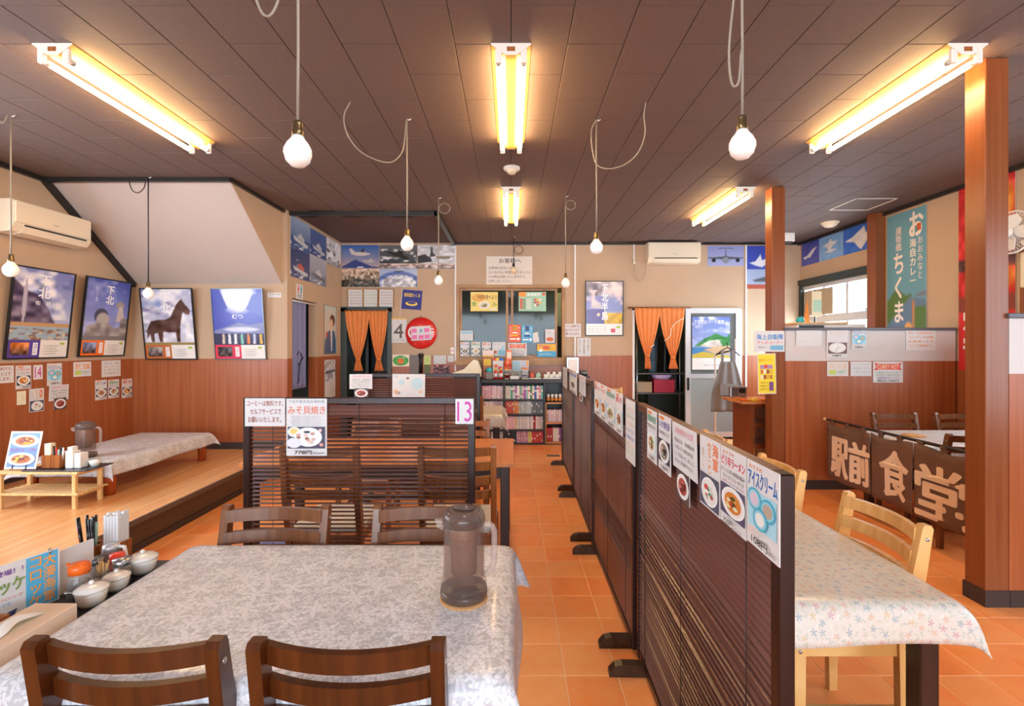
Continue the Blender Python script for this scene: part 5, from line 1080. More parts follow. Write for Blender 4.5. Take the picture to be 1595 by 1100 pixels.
# --- screens
S13 = Wall('B', 2.31-.017); S2 = Wall('B', 4.26-.017)
pcard('notice', 'free-coffee notice taped to the screen left of the clam menu', 'notice', S13, 382, 620.5, 444.5, 664, coffee)
def misoyaki(p):
    p.text('下北半島文化伝承料理', .05, .025, .94, .075, '#5a6a7a'); p.text('みそ貝焼き', .04, .13, .96, .27, '#e07a5a', .02)
    for k in range(6): p.text('郷土の味をどうぞお召し上がり下さい', .12+.02*(k % 3), .3+k*.03, .88-.03*(k % 2), .315+k*.03, '#6a6470')
    p.rect(.04, .49, .96, .87, '#4f4a5e'); p.ell(.2, .58, .16, .09, '#ececea'); p.ell(.2, .57, .11, .05, '#ecd27a'); p.ell(.55, .67, .34, .17, '#f0f0f0'); p.ell(.2, .77, .18, .09, '#e4e6ea')
    rr = random.Random(5)
    for k in range(9): p.ell(.5+.2*rr.uniform(-1, 1), .68+.09*rr.uniform(-1, 1), .05, .025, ['#d8b0a0', '#c89484', '#e8ccbc', '#a8705c'][k % 4])
    p.ell(.52, .58, .08, .02, '#3a3c48'); p.ell(.85, .55, .04, .03, '#e8c8c0'); p.ell(.88, .8, .05, .03, '#e0a898'); p.text('778円', .22, .9, .64, .97, BLK, .03); p.text('(税込840円)', .67, .93, .95, .97, BLK)
pcard('menu_sheet', 'clam hotpot menu sheet with a 778 price on screen 13', 'menu', S13, 446.5, 621, 509.5, 710, misoyaki)
pcard('number_sign', 'white sheet with the pink number 13 on the screen', 'sign', S13, 709.5, 621.5, 737.5, 660.5, lambda p: p.text('13', .1, .1, .9, .9, '#cc3aa4', .0))
pcard('notice', 'pink-titled notice taped to the screen behind number 13', 'notice', S2, 544.5, 583, 580, 606, notice); pcard('photo_sheet', 'small meat photo under the notice on the rear screen', 'photo', S2, 552, 605, 574, 620, meatphoto, off=.004)
def sketch(p):
    p.ell(.28, .35, .1, .12, '#bcd6dc'); p.ell(.76, .4, .18, .25, '#bcd8e0'); p.ell(.47, .18, .05, .05, '#8a7a68'); p.ell(.1, .74, .07, .08, '#e0bc9a'); p.ell(.16, .8, .08, .08, '#d8a888'); p.ell(.86, .76, .06, .08, '#e4c4a4'); p.ell(.22, .82, .03, .03, '#5a9ad0'); p.text('こども', .02, .05, .16, .16, '#7a90b0'); p.text('ありがとう', .45, .84, .75, .9, '#b8c0d8')
pcard('drawing', 'child drawing in pale blue on the screen behind number 13', 'drawing', S2, 611, 582.5, 662, 619, sketch, roll=-.5)
class ScreenFace:
    def __init__(s, p0, p1): s.p = Vector(p0); d = Vector(p1)-s.p; s.d = d.normalized(); s.n = Vector((s.d.y, -s.d.x)); s.p = s.p+s.n*.0175
    def ab(s, x, y):
        rx = (x-CX)/F; a = (s.p.y*rx-s.p.x)/(s.d.x-s.d.y*rx); Y = s.p.y+a*s.d.y; return a, HC-(y-CY)/F*Y
    def matrix(s, a, b, off=0):
        q = s.p+s.d*a+s.n*off; return Matrix(((s.d.x, 0, s.n.x, q.x), (s.d.y, 0, s.n.y, q.y), (0, 1, 0, b), (0, 0, 0, 1)))
P1, P2, P3, P4 = [ScreenFace(q[0], q[1]) for q in SP]
GA = 'menu sheets taped to the aisle screens'
An = lambda n, lb, wl, *q, **k: pcard(n, lb, 'menu', wl, *q, group=GA, **k)
An('menu_sheet', 'green-titled dish menu, farthest on the nearest aisle screen', P1, 1009.3, 635.5, 1024, 712, menu('野菜炒め定食', GRN, '750円', F_GREEN, 21, '単品五百五十円', bg='#d8ecf0')); An('menu_sheet', 'violet-titled dish menu with dark plate on the nearest aisle screen', P1, 1027, 643, 1046, 727, menu('いか刺身', PUR, '550円', F_DARK, 22, '海の幸をどうぞ'))
An('notice', 'wavy pink-titled notice sagging on the nearest aisle screen', P1, 1050, 655.5, 1088, 724, notice, lean=1.5); An('photo_sheet', 'small meat dish photo below the wavy notice on the aisle screen', P1, 1057, 728, 1077, 772, meatphoto, off=.004)
An('menu_sheet', 'orange vertical miso noodle menu on the nearest aisle screen', P1, 1092, 676, 1123.5, 781, miso_v)
def ramen(p):
    p.text('おすすめ', .1, .04, .55, .08, ORG, .02); p.text('ピリ辛ラーメン', .06, .1, .96, .23, '#e0324a', .02); p.text('ピリッと辛い味噌の極み', .04, .26, .96, .32, BLK); p.text('やみつきになる一杯です', .12, .34, .94, .39, BLK); p.text('ご好評いただいております', .06, .41, .94, .45, '#b05a8a')
    dish(p, .54, .66, .46, .19, F_RAMEN, 25, bg=(.04, .47, .97, .86, '#55506a')); p.text('750円', .24, .885, .62, .965, BLK, .02); p.text('(税込810円)', .66, .92, .96, .96, BLK)
An('menu_sheet', 'spicy noodle menu with a 750 price on the nearest aisle screen', P1, 1124.6, 693, 1164.5, 808.5, ramen); An('menu_sheet', 'blue ice cream menu with a 108 price at the near end of the aisle screens', P1, 1166, 714, 1216.5, 841, ice)
for k, (x0, x1, t, c, fd) in enumerate(((926.5, 936, '醤油ラーメン', RED, F_RAMEN), (936.3, 945, 'ラーメン', RED, F_RAMEN), (945.3, 959.5, '野菜炒め', GRN, F_GREEN), (960, 970.5, '餃子', RED, F_MEAT))):
    yt = 593+(x0-926.5)*.5; An('menu_sheet', 'menu sheet on the second aisle screen, '+['farthest of the tiled four with orange noodles', 'second of the tiled four with red title', 'third of the tiled four with green title', 'nearest of the tiled four with dumplings'][k], P2, x0, yt, x1, yt+50+(x0-926)*.35, menu(t, c, '600円', fd, 30+k, bg='#b8d8e4'))
An('notice', 'pastel text sheet at the near end of the second aisle screen', P2, 975.5, 620, 990, 713, lines(['#e8c8a0', '#b8d8b0', '#e8d8b8', '#c8d4e4', '#8aa8d8'], ['おしながき', '日替わり定食', '焼き魚定食', '煮魚定食', '海鮮丼', 'コロッケ', 'ライス']))
An('menu_sheet', 'pale sheet on the third aisle screen with a blue corner', P3, 887.5, 575.5, 899, 607, menu('刺身', BLU, '800円', F_DARK, 41, bg='#d8e8ec')); An('notice', 'white sheet on the third aisle screen with a tab below', P3, 902.5, 583, 912.5, 611, notice); An('photo_sheet', 'tiny photo tab under the white sheet of the third screen', P3, 903.5, 611, 908.5, 624, meatphoto, off=.003)
An('notice', 'white notice on the farthest aisle screen by the coffee machine', P4, 877, 571, 883.5, 600.5, lines(['#b8b4b8'], ['お静かに', 'お願い', 'します']))
# --- banners on the right wall
def chikuma(p):
    a = Art(40, 96, '#6aa4b8', '#6aa0b6'); a.poly([(0, .52), (.25, .44), (.5, .49), (.65, .48), (.6, .55), (.3, .6), (0, .66)], '#5a7a42'); a.poly([(.0, .66), (.3, .58), (.6, .5), (1, .52), (1, 1), (0, 1)], '#6480a0'); a.poly([(.72, .56), (1, .56), (1, 1), (.7, 1)], '#567a3c'); a.poly([(.66, .5), (.72, .54), (.72, 1), (.68, 1)], '#d88a4a')
    a.ell(.75, .86, .3, .16, '#8a4a24', .2); a.ell(.56, .68, .1, .04, '#e0a868'); a.ell(.84, .79, .14, .03, '#c87a38'); a.poly([(.74, .49), (1, .47), (1, .5), (.76, .5)], '#7a7a88'); p.img(0, 0, 1, 1, a.A)
    p.text('お', .6, .02, .92, .155, '#f8ece0', .05); p.text('海自カレー', .6, .17, .76, .41, '#f8ece0', .03, True); p.text('おおみなと', .8, .165, .92, .4, '#f4e0d8', .01, True); p.rect(.78, .09, .88, .13, '#c86030')
    p.text('護衛艦', .24, .08, .4, .22, '#f4e4dc', .01, True); p.text('ちくま', .2, .235, .44, .64, '#f8ece4', .04, True)
card('cloth_banner', 'tall blue-green naval curry banner on the right wall behind the half wall', 'banner', RIGHT, -5.5, .95, .52, 1.84, chikuma, th=.003, off=.006, m='paper')
def karaage(p):
    a = Art(24, 60, '#c8202c', '#e0302c'); a.ell(.6, .14, .5, .16, '#f0a040', .6); a.ell(.6, .34, .5, .12, '#e88a30', .5); a.band(.4, .46, '#5a3038'); a.ell(.6, .52, .5, .09, '#e8842c', .5); a.grain(.16, 9, 22, .05, .62); a.band(.6, .68, '#8a3a28'); p.img(0, 0, 1, 1, a.A)
    p.text('自慢の', .1, .68, .8, .73, '#f8f4f0', .03); p.text('S', .12, .745, .9, .86, '#f8f4f0', .06); p.text('ア', .12, .87, .9, .97, '#f8f4f0', .06)
card('cloth_banner', 'red fried chicken banner on the right wall behind the front pillar', 'banner', RIGHT, -4.62, 1.13, .52, 1.7, karaage, th=.003, off=.006, m='paper')
# ================================================================ curtains at the doors
def tied(name, label, cat, parts, Y, m, rod=None, waves=5):
    x0 = parts[0][0]; g = thing(name, label, cat, (W(x0, 0, Y)[0], Y, W(0, parts[0][2], Y)[2]))
    ox, oz = g.location.x, g.location.z
    for (xl, xr, yt, xt, ytie, xbl, xbr, yb) in parts:
        def fn(u, v):
            yy = yt+(yb-yt)*v; vt = (ytie-yt)/(yb-yt)
            if v < vt:
                t = v/vt; e = t**1.7; l = xl+(xt-3.2-xl)*e; r = xr+(xt+3.2-xr)*e
            else:
                t = (v-vt)/(1-vt); l = xt-3.2+(xbl-xt+3.2)*t; r = xt+3.2+(xbr-xt-3.2)*t
            X, _, Z = W(l+(r-l)*u, yy, Y); return (X-ox, .012*math.sin(u*waves*6.28)*(.5+.5*v)-.01, Z-oz)
        o = MB().sheet(fn, 40, 24).build('panel', m, g); solid(o, .003)
        X, _, Z = W(xt, ytie, Y); MB().lathe([(.02, -.012), (.036, -.01), (.036, .01), (.02, .012)], 14, (X-ox, -.01, Z-oz), 1, .7).build('tie', m, g)
    if rod:
        a, b = W(rod[0], rod[2], Y), W(rod[1], rod[2], Y); MB().tube([(a[0]-ox, 0, a[2]-oz), (b[0]-ox, 0, b[2]-oz)], .012, 8).build('rod', 'pillar', g)
    return g
tied('door_curtain', 'orange split curtain tied in two tails at the left kitchen door', 'curtain', [(538, 575.5, 484.5, 558, 560, 551.5, 566, 578), (574.5, 604, 484.5, 590, 560, 583.5, 598, 578)], YB-.05, 'noren_orange', (536, 606, 484))
g = tied('door_curtain', 'orange split curtain with a pale wavy line at the right kitchen door', 'curtain', [(989, 1027.5, 480, 1008, 554, 1004, 1014, 574.5), (1026.5, 1066, 480, 1048, 557, 1041, 1055.5, 574.5)], YB-.07, 'noren_orange', (978, 1076, 479.3))
ox, oz = g.location.x, g.location.z
def onc(px, py): X, _, Z = W(px, py, YB-.07); return (X-ox, -.028, Z-oz)
MB().tube([onc(1064, 496), onc(1056, 500), onc(1048, 506), onc(1044, 514), onc(1044, 521), onc(1040, 527), onc(1034, 531)], .007, 6).build('wavy_stripe', 'paper_cream', g); MB().tube([onc(1011, 541), onc(1014, 540), onc(1018, 537)], .007, 6).build('wavy_stripe', 'paper_cream', g)
g = thing('door_curtain', 'blue-grey narrow curtain with a dark twig pattern in the restroom doorway', 'curtain', (XS-.03, dy0, .85))
o = MB().sheet(lambda u, v: (.01*math.sin(u*20), .01+.41*u, 1.02*(1-v)+.005*math.sin(u*20)*v), 30, 16).build('panel', 'noren_blue', g); solid(o, .003)
for q in ([(.2, .12), (.22, .2), (.24, .28), (.3, .36)], [(.24, .28), (.2, .3)], [(.28, .34), (.34, .36)], [(.16, .4), (.22, .44)], [(.18, .06), (.22, .12)], [(.3, .36), (.27, .42)]): MB().tube([(.014, a, b) for a, b in q], .006, 5).build('twig', 'cord_black', g)
MB().tube([(0, 0, 1.025), (0, .73, 1.025)], .008, 8).build('rod', 'white', g)
# ================================================================ bookshelf counter along the back
SY, SB = 6.71, 7.12; xa, xb, xc, xe = -.41, -.096, .456, .748
bs = thing('bookshelf_counter', 'black bookshelf counter with three bays under the service window', 'bookshelf', (0, SY, 0))
MB().rbox(xa, -.015, .845, xe+.01, SB-SY, .893, .004, 1).build('counter_top', 'shelf_black', bs)
for x in (xa, xb, xc, xe): MB().box(x-.011, 0, 0, x+.011, SB-SY, .845).build('upright', 'shelf_black', bs)
for x0, x1 in ((xa, xb), (xb, xc)):
    for z in (0.0, .186, .398, .602): MB().box(x0+.011, .005, z, x1-.011, SB-SY, z+.02).build('shelf', 'shelf_black', bs)
MB().box(xc+.011, .005, .0, xe-.011, SB-SY, .012).build('shelf', 'shelf_black', bs); MB().box(xa, SB-SY-.01, 0, xe, SB-SY, .845).build('back_panel', 'shelf_black', bs)
cmat = {}
def cm(c):
    if c not in cmat: mat('book_'+c[1:], c, .5); cmat[c] = 'book_'+c[1:]
    return cmat[c]
rb = random.Random(11)
def books(x0, x1, z, h, seq, where, y=SY+.03, lean=0):
    """seq = [(colour, noun, count, thickness)] one upright book after the other"""
    x = x0+.004; tot = sum(n*t for _, _, n, t in seq); k = (x1-x0-.008)/tot
    for c, nm, n, t in seq:
        for i in range(n):
            w = t*k*rb.uniform(.86, .98); hh = h*rb.uniform(.95, 1)
            cc = '#%02x%02x%02x' % tuple(max(0, min(255, int(int(c[j:j+2], 16)*f_))) for f_ in (rb.choice((.86, .94, 1, 1.06)),) for j in (1, 3, 5))
            o = MB().box(0, 0, 0, w, .15, hh).build('book', cm(cc), label='%s %s' % (nm, where), cat='book', group='books '+where)
            o.location = (x, y+rb.uniform(0, .006), z+.0015)
            b0 = rb.choice((.12, .3, .55, .7))
            if i % 2 == 0: MB().box(.0, -.0006, hh*b0, w, 0, hh*(b0+.14)).build('title_band', cm('#f0ebe6' if c not in ('#f0ebe6', '#ece6e4') else '#c8788a'), o)
            if lean: o.rotation_euler = (0, R(lean), 0)
            x += t*k
Lb, Mb = (xa+.011, xb-.011), (xb+.011, xc-.011)
books(*Lb, .622, .185, [('#e8b4c4', 'thin pink comic volume', 9, .014), ('#f0d4dc', 'pale pink comic volume', 9, .014)], 'in the top row of the left bay')
books(*Lb, .418, .175, [('#ece6e4', 'white comic volume', 8, .016), ('#d8c4d0', 'mauve comic volume', 7, .016)], 'in the second row of the left bay')
books(*Lb, .206, .175, [('#e6e2e0', 'white paperback', 14, .016)], 'in the third row of the left bay'); books(*Lb, .02, .155, [('#3a3838', 'black-spined book', 6, .016), ('#e0dcd8', 'white-spined book', 9, .016)], 'in the bottom row of the left bay')
row = [('#e6e0d8', 'patterned cream volume', 4, .02)]
for c, nm in (('#5fc4a8', 'sea-green'), ('#f0ebe6', 'white'), ('#b48ac4', 'lilac'), ('#f0ebe6', 'white'), ('#8fcab4', 'mint'), ('#f0ebe6', 'white'), ('#b45ac0', 'purple'), ('#a8dcd8', 'aqua'), ('#f0ebe6', 'white'), ('#6ab88a', 'green'), ('#f0ebe6', 'white'), ('#3f86d8', 'bright blue'), ('#f0ebe6', 'white'), ('#e8a8b8', 'pink'), ('#7ad0c0', 'turquoise')): row.append((c, nm+' broad-spined volume', 1, .031))
books(*Mb, .622, .185, row, 'in the top row of the middle bay')
books(*Mb, .418, .178, [('#d8604a', 'red comic volume', 7, .016), ('#ec9a5a', 'orange comic volume', 5, .016), ('#b8c8cc', 'blue-grey comic volume', 11, .016), ('#6a7884', 'slate comic volume', 10, .016)], 'in the second row of the middle bay')
books(*Mb, .206, .182, [('#f2c4d0', 'pale pink comic volume', 8, .018), ('#e8d070', 'yellow comic volume', 1, .018), ('#e4e6ea', 'white comic volume', 12, .018), ('#b0283a', 'dark red comic volume', 2, .016), ('#ece0e0', 'ivory comic volume', 5, .02)], 'in the third row of the middle bay')
books(*Mb, .02, .16, [('#34343a', 'black small-format book', 8, .018), ('#c89ab8', 'mauve comic volume', 10, .014), ('#e8dc80', 'yellow comic volume', 3, .014), ('#d84a4a', 'red and white comic volume', 9, .016)], 'in the bottom row of the middle bay')
wsh = thing('small_shelf', 'small pine box shelf standing in the right bay of the counter', 'shelf', ((xc+xe)/2, SY+.02, .012))
for q in ((-.13, 0, 0, -.115, .3, .56), (.115, 0, 0, .13, .3, .56)): MB().box(*q).build('side_panel', 'shelf_wood', wsh)
for z in (0, .27, .545): MB().box(-.115, 0, z, .115, .3, z+.018).build('shelf', 'shelf_wood', wsh)
books((xc+xe)/2-.11, (xc+xe)/2+.11, .302, .17, [('#dcc8d0', 'pale comic volume', 13, .016)], 'in the small pine shelf, upper row', SY+.05); books((xc+xe)/2-.105, (xc+xe)/2+.1, .032, .19, [('#c83a40', 'red magazine', 4, .02), ('#e8e2dc', 'white magazine', 4, .02), ('#8a5a9a', 'purple magazine', 2, .02)], 'in the small pine shelf, lower row', SY+.06)
def cup(label, x, y, z, r=.03, h=.06, m='cup', group='cups on the counter'): return MB().lathe([(.001, 0), (r*.7, 0), (r*.85, h*.3), (r, h), (r*.9, h), (r*.75, h*.3), (.001, h*.12)], 18).build('cup', m, label=label, cat='cup', group=group, loc=(x, y, z))
tr = MB().rbox(-.12, -.08, 0, .12, .08, .01, .003, 1).build('tray', 'black', label='black tray under the orange cups in the right bay', cat='tray', loc=((xc+xe)/2, SY+.12, .576))
for k in range(4):
    x = (xc+xe)/2-.085+k*.055; cup('orange and white paper cup on the black tray in the right bay', x, SY+.1, .5865, .026, .045, 'orange_cup', 'paper cups in the right bay'); cup('white paper cup stacked on an orange cup in the right bay', x, SY+.1, .6325, .022, .05, 'cup', 'white paper cups in the right bay')
# ---------------------------------------------------------------- on the counter
CZ = .8945
def ctr(px, dy=.1): return ((px-CX)/F*(SY+dy), SY+dy, CZ)
def pack(name, label, cat, px0, px1, ytop, m, dy=.1, depth=.08, draw=None, z=CZ):
    Y = SY+dy; x0, x1 = (px0-CX)/F*Y, (px1-CX)/F*Y; h = W(0, ytop, Y)[2]-z
    o = MB().rbox(0, 0, 0, x1-x0, depth, h, .004, 1).build(name, m, label=label, cat=cat, loc=(x0, Y, z))
    if draw:
        w = x1-x0; p = Print(w, h, 0); draw(p)
        for q in (p.v, p.tv): q[:] = [(x, -.0012-zz, y) for x, y, zz in q]
        p.done(o)
    return o
def tall_bottle(label, px, ytop, m, capm, dy=.1, r=.026, group=None):
    x, y, z = ctr(px, dy); h = W(0, ytop, SY+dy)[2]-z; g = thing('sauce_bottle', label, 'bottle', (x, y, z), 0, group)
    MB().lathe([(.001, 0), (r, 0), (r, h*.62), (r*.8, h*.72), (r*.45, h*.8), (.001, h*.8)], 18).build('body', m, g); MB().lathe([(.001, h*.78), (r*.55, h*.78), (r*.5, h*.9), (r*.18, h), (.001, h)], 14).build('cap', capm, g); MB().lathe([(r*1.02, h*.2), (r*1.02, h*.5)], 18).build('paper_label', 'paper', g)
pack('snack_box', 'brown snack box at the left end of the counter', 'box', 752, 766, 556, 'box_wood', .2, .1, lambda p: (p.rect(.1, .1, .9, .4, '#e8c030'), p.ell(.5, .66, .25, .12, '#2a2420')))
pack('snack_box', 'yellow snack box with dark lettering on top of the counter pile', 'box', 752, 769, 546, 'yellow', .31, .06, lambda p: (p.rect(0, .0, 1, .18, '#f0d8d0'), p.ell(.3, .34, .3, .05, '#2a2624'), p.rect(.5, .3, .95, .5, '#f4ecd4')))
pack('snack_box', 'red blue and yellow candy display box on the counter', 'box', 767.5, 784, 557.5, 'paper', .22, .07, lambda p: (p.rect(0, 0, .3, .14, '#d83a30'), p.rect(.3, 0, .6, .14, '#f0c030'), p.rect(.6, 0, 1, .14, '#3a6ac0'), p.ell(.3, .4, .2, .08, '#e86a30'), p.ell(.7, .5, .2, .08, '#d83a50')))
pack('orange_carton', 'tall orange carton standing before the curry sheet', 'box', 788.5, 797, 545, 'orange_cap', .26, .06, lambda p: (p.rect(.1, .08, .9, .3, '#f0e0c0'), p.text('菓子', .3, .4, .7, .8, '#f8f0e0', .02, True)))
MB().rbox(-.045, -.04, 0, .045, .04, .1, .012).build('candy_tub', 'grey_cloth', label='grey candy tub at the near end of the counter', cat='tub', loc=ctr(762, .04)); MB().lathe([(.001, 0), (.03, .0), (.042, .03), (.03, .06), (.001, .065)], 16).build('candy_bag', 'teal', label='green and white candy bag in the grey tub', cat='bag', loc=(ctr(762, .04)[0], SY+.04, CZ+.095))
tall_bottle('red sauce bottle with yellow cap, first of the front pair', 772.5, 573, 'red', 'yellow', .04, .026, 'red sauce bottles'); tall_bottle('red sauce bottle with yellow cap, second of the front pair', 780, 573, 'red', 'yellow', .04, .026, 'red sauce bottles')
tall_bottle('taller red bottle behind the sauce pair, left one', 787.5, 561, 'red', 'orange_cap', .16, .026, 'red sauce bottles'); tall_bottle('taller red bottle behind the sauce pair, right one', 794, 561, 'red', 'orange_cap', .16, .026, 'red sauce bottles')
pack('brochure_stand', 'pair of blue ship brochures standing on the counter', 'brochure', 797.5, 824, 561.5, 'paper', .26, .012, lambda p: (p.rect(.03, .04, .48, .96, '#a8d0e4'), p.rect(.52, .04, .97, .96, '#c8cce0'), p.poly([(.1, .8), (.4, .7), (.44, .86), (.12, .9)], '#5a6a80'), p.poly([(.58, .8), (.9, .72), (.92, .86), (.6, .9)], '#6a6a8a'), p.rect(.84, .04, .97, .3, '#f0b060')))
def caddy(label, px0, px1):
    x0, x1 = ctr(px0, .05)[0], ctr(px1, .05)[0]; w = x1-x0; g = thing('spice_caddy', label, 'caddy', (x0, SY+.05, CZ))
    for z in (0, .06, .12): MB().box(0, 0, z, w, .08, z+.008).build('tier', 'cream', g)
    for x in (0, w-.008): MB().box(x, 0, 0, x+.008, .08, .125).build('side', 'black', g)
    for k in range(3): MB().lathe([(.001, 0), (.011, 0), (.011, .03), (.001, .036)], 10, (w*(.2+.3*k), .03, .128)).build('spice_pot', 'orange_cup', g)
caddy('cream and black two-tier spice caddy, left one on the counter', 785.5, 793.5); caddy('cream and black two-tier spice caddy, right one on the counter', 811.5, 824)
g = thing('toothpick_cups', 'cluster of clear cups in a white caddy between the spice caddies', 'caddy', ctr(801.5, .04)); MB().rbox(-.06, -.035, 0, .06, .035, .045, .005, 1).build('holder', 'white', g)
for k in range(4): MB().lathe([(.001, 0), (.014, 0), (.016, .06), (.012, .06), (.001, .02)], 12, (-.045+k*.03, 0, .045)).build('cup', 'bottle_glass', g)
for px0, px1, lb in ((822, 843.5, 'white tray holding the red and green pots'), (845.5, 874, 'white tray holding upturned white cups')):
    x0, x1 = ctr(px0, .06)[0], ctr(px1, .06)[0]; MB().rbox(0, 0, 0, x1-x0, .16, .014, .005).build('serving_tray', 'cup', label=lb+' on the counter', cat='tray', loc=(x0, SY+.05, CZ))
def pot(label, px, m): 
    g = thing('sugar_pot', label, 'pot', (ctr(px, .12)[0], SY+.12, CZ+.0145)); MB().lathe([(.001, 0), (.035, 0), (.04, .03), (.034, .05), (.001, .05)], 18).build('body', m, g); MB().lathe([(.001, .05), (.036, .05), (.02, .068), (.008, .074), (.001, .076)], 18).build('lid', m, g)
mat('coral', '#e8745a', .35); mat('mint', '#b8dcc8', .35); pot('coral red lidded pot on the first counter tray', 828, 'coral'); pot('mint green lidded pot on the first counter tray', 838.5, 'mint')
for k in range(6): cup('white cup upside down on the second counter tray', ctr(850+4.6*k*.98, .1)[0], SY+.09+.05*(k % 2), CZ+.0145, .026 if k % 2 else .03, .05+.03*(k % 2))
g = thing('coffee_machine', 'silver coffee machine at the right end of the counter', 'coffee machine', (.855, SY+.05, 0)); 
MB().rbox(-.09, 0, 0, .09, .28, .86, .006, 1).build('cabinet', 'shelf_black', g); MB().rbox(-.088, .02, .87, .088, .25, 1.2, .012).build('body', 'metal', g); MB().rbox(-.065, .0, 1.0, .065, .03, 1.17, .006, 1).build('front_plate', 'white', g); MB().tube([(-.04, 0, .98), (-.045, -.03, .96), (-.03, -.035, .93)], .01, 8).build('spout', 'black', g); MB().rbox(-.07, -.05, .87, .07, .03, .885, .003, 1).build('drip_tray', 'black', g)
g = thing('register', 'cream cash register wedge behind the rear screen', 'cash register', (-.6, 6.7, 0)); MB().rbox(-.18, 0, 0, .17, .4, .93, .005, 1).build('stand', 'shelf_black', g)
MB().prism([(-.2, .93), (.19, .93), (.19, 1.02), (.14, 1.15), (.08, 1.16), (-.05, 1.03), (-.2, .98)], .05, .35, Matrix(((1, 0, 0, 0), (0, 0, 1, 0), (0, 1, 0, 0), (0, 0, 0, 1)))).build('body', 'cream', g); MB().box(-.18, .04, .955, .12, .05, .968).build('key_row', 'cap_grey', g)
MB().lathe([(.001, 0), (.05, 0), (.055, .05), (.04, .07), (.001, .075)], 16).build('kettle', 'steel_dark', label='dark kettle on the ledge right of the coffee machine', cat='kettle', loc=(1.03, 6.95, .93))
MB().box(.955, 6.85, 0, 1.1, 7.14, .93).build('side_cabinet', 'shelf_black', label='dark low cabinet behind the aisle screens under the kettle', cat='cabinet')
MB().box(.0, 0, 0, .16, .09, .004).build('floor_drain', 'cap_grey', label='grey floor plate in the tiles before the bookshelf', cat='floor plate', loc=(W(852, 0, 6.0)[0], 6.0, 0.0))
# ================================================================ kitchen seen through the doors
g = thing('wire_rack', 'steel wire storage rack just inside the right kitchen door', 'rack', (W(990, 0, 7.45)[0], 7.45, 0))
for x in (.02, .78):
    for y in (0, .32): MB().tube([(x, y, 0), (x, y, 1.55)], .011, 8).build('post', 'metal', g)
for z in (.2, .62, .92): MB().rbox(0, -.02, z, .8, .34, z+.02, .004, 1).build('shelf', 'steel_dark', g)
MB().rbox(.3, .05, 0, .62, .28, .2, .01).build('crimson_box', 'crimson', label='crimson carton on the low shelf of the kitchen rack', cat='box', loc=(W(990, 0, 7.45)[0]-.02, 7.40, .64)); MB().rbox(0, .05, 0, .22, .28, .16, .008).build('carton', 'cardboard', label='brown carton next to the crimson one on the kitchen rack', cat='box', loc=(W(990, 0, 7.45)[0]+.03, 7.4, .642))
MB().lathe([(.001, 0), (.12, 0), (.16, .07), (.15, .07), (.11, .01), (.001, .01)], 20).build('basin', 'lavender', label='lavender basin stacked on the crimson carton', cat='basin', loc=(W(990, 0, 7.45)[0]+.42, 7.55, .842))
for k in range(4): MB().lathe([(.001, 0), (.06, 0), (.055, .2), (.06, .21), (.001, .21)], 16).build('blue_crock', 'bluegrey', label='grey-blue plastic tub in a column behind the tied curtain', cat='tub', group='grey-blue tubs', loc=(W(1016, 0, 8.0)[0], 8.0, .9+k*.213))
MB().box(-.1, -.1, 0, .1, .1, .9).build('tub_stand', 'kitchen_dark', label='dark plinth under the grey-blue tubs in the kitchen', cat='stand', loc=(W(1016, 0, 8.0)[0], 8.0, 0))
g = thing('hanging_jacket', 'black jacket hanging in the kitchen behind the orange curtain', 'jacket', (W(1040, 0, 8.2)[0], 8.2, 0)); MB().sheet(lambda u, v: ((u-.5)*(.42+.1*v), .03*math.sin(u*14)-.08*math.sin(u*3.14), 1.55-1.0*v-.1*(abs(u-.5)*2)**2*(1-v)), 24, 12).build('jacket', 'black', g); MB().tube([(0, 0, 1.5), (0, .02, 2.85)], .004, 6).build('hanger_cord', 'cord_black', g)
for nm, lb, q, m in (('refrigerator', 'tall steel refrigerator deep in the kitchen behind the left curtain', (-2.4, 8.4, 0, -1.6, 9.1, 1.9), 'steel_dark'), ('work_counter', 'steel kitchen counter behind the service window', (-1.2, 8.5, 0, 1.6, 9.1, .9), 'steel_dark'), ('range_hood', 'steel hood hanging behind the service window', (-.9, 8.3, 1.75, .1, 9.1, 2.3), 'kitchen'), ('wall_cupboard', 'pale green wall cupboard behind the service window', (.1, 8.8, 1.7, 1.5, 9.15, 2.3), 'mint')):
    g = thing(nm, lb, 'kitchen unit'); MB().rbox(*q, .01).build('body', m, g); MB().box(q[0]+.05, q[1]-.012, q[2]+.06, (q[0]+q[3])/2-.01, q[1], q[5]-.06).build('door', m, g); MB().box((q[0]+q[3])/2+.01, q[1]-.012, q[2]+.06, q[3]-.05, q[1], q[5]-.06).build('door', m, g)
MB().lathe([(.001, 0), (.12, 0), (.14, .2), (.13, .2), (.11, .02), (.001, .02)], 20).build('stock_pot', 'metal', label='steel stock pot on the counter seen under the left curtain', cat='pot', loc=(-1.9, 7.75, .75)); MB().box(-2.2, 7.55, 0, -1.6, 8.0, .75).build('prep_table', 'steel_dark', label='steel prep table just inside the left kitchen door', cat='table')
fitting('added twin-tube fill light on the kitchen ceiling behind the service window', .1, 7.55).location.z = 2.9  # unseen fitting, added so the kitchen is not dark
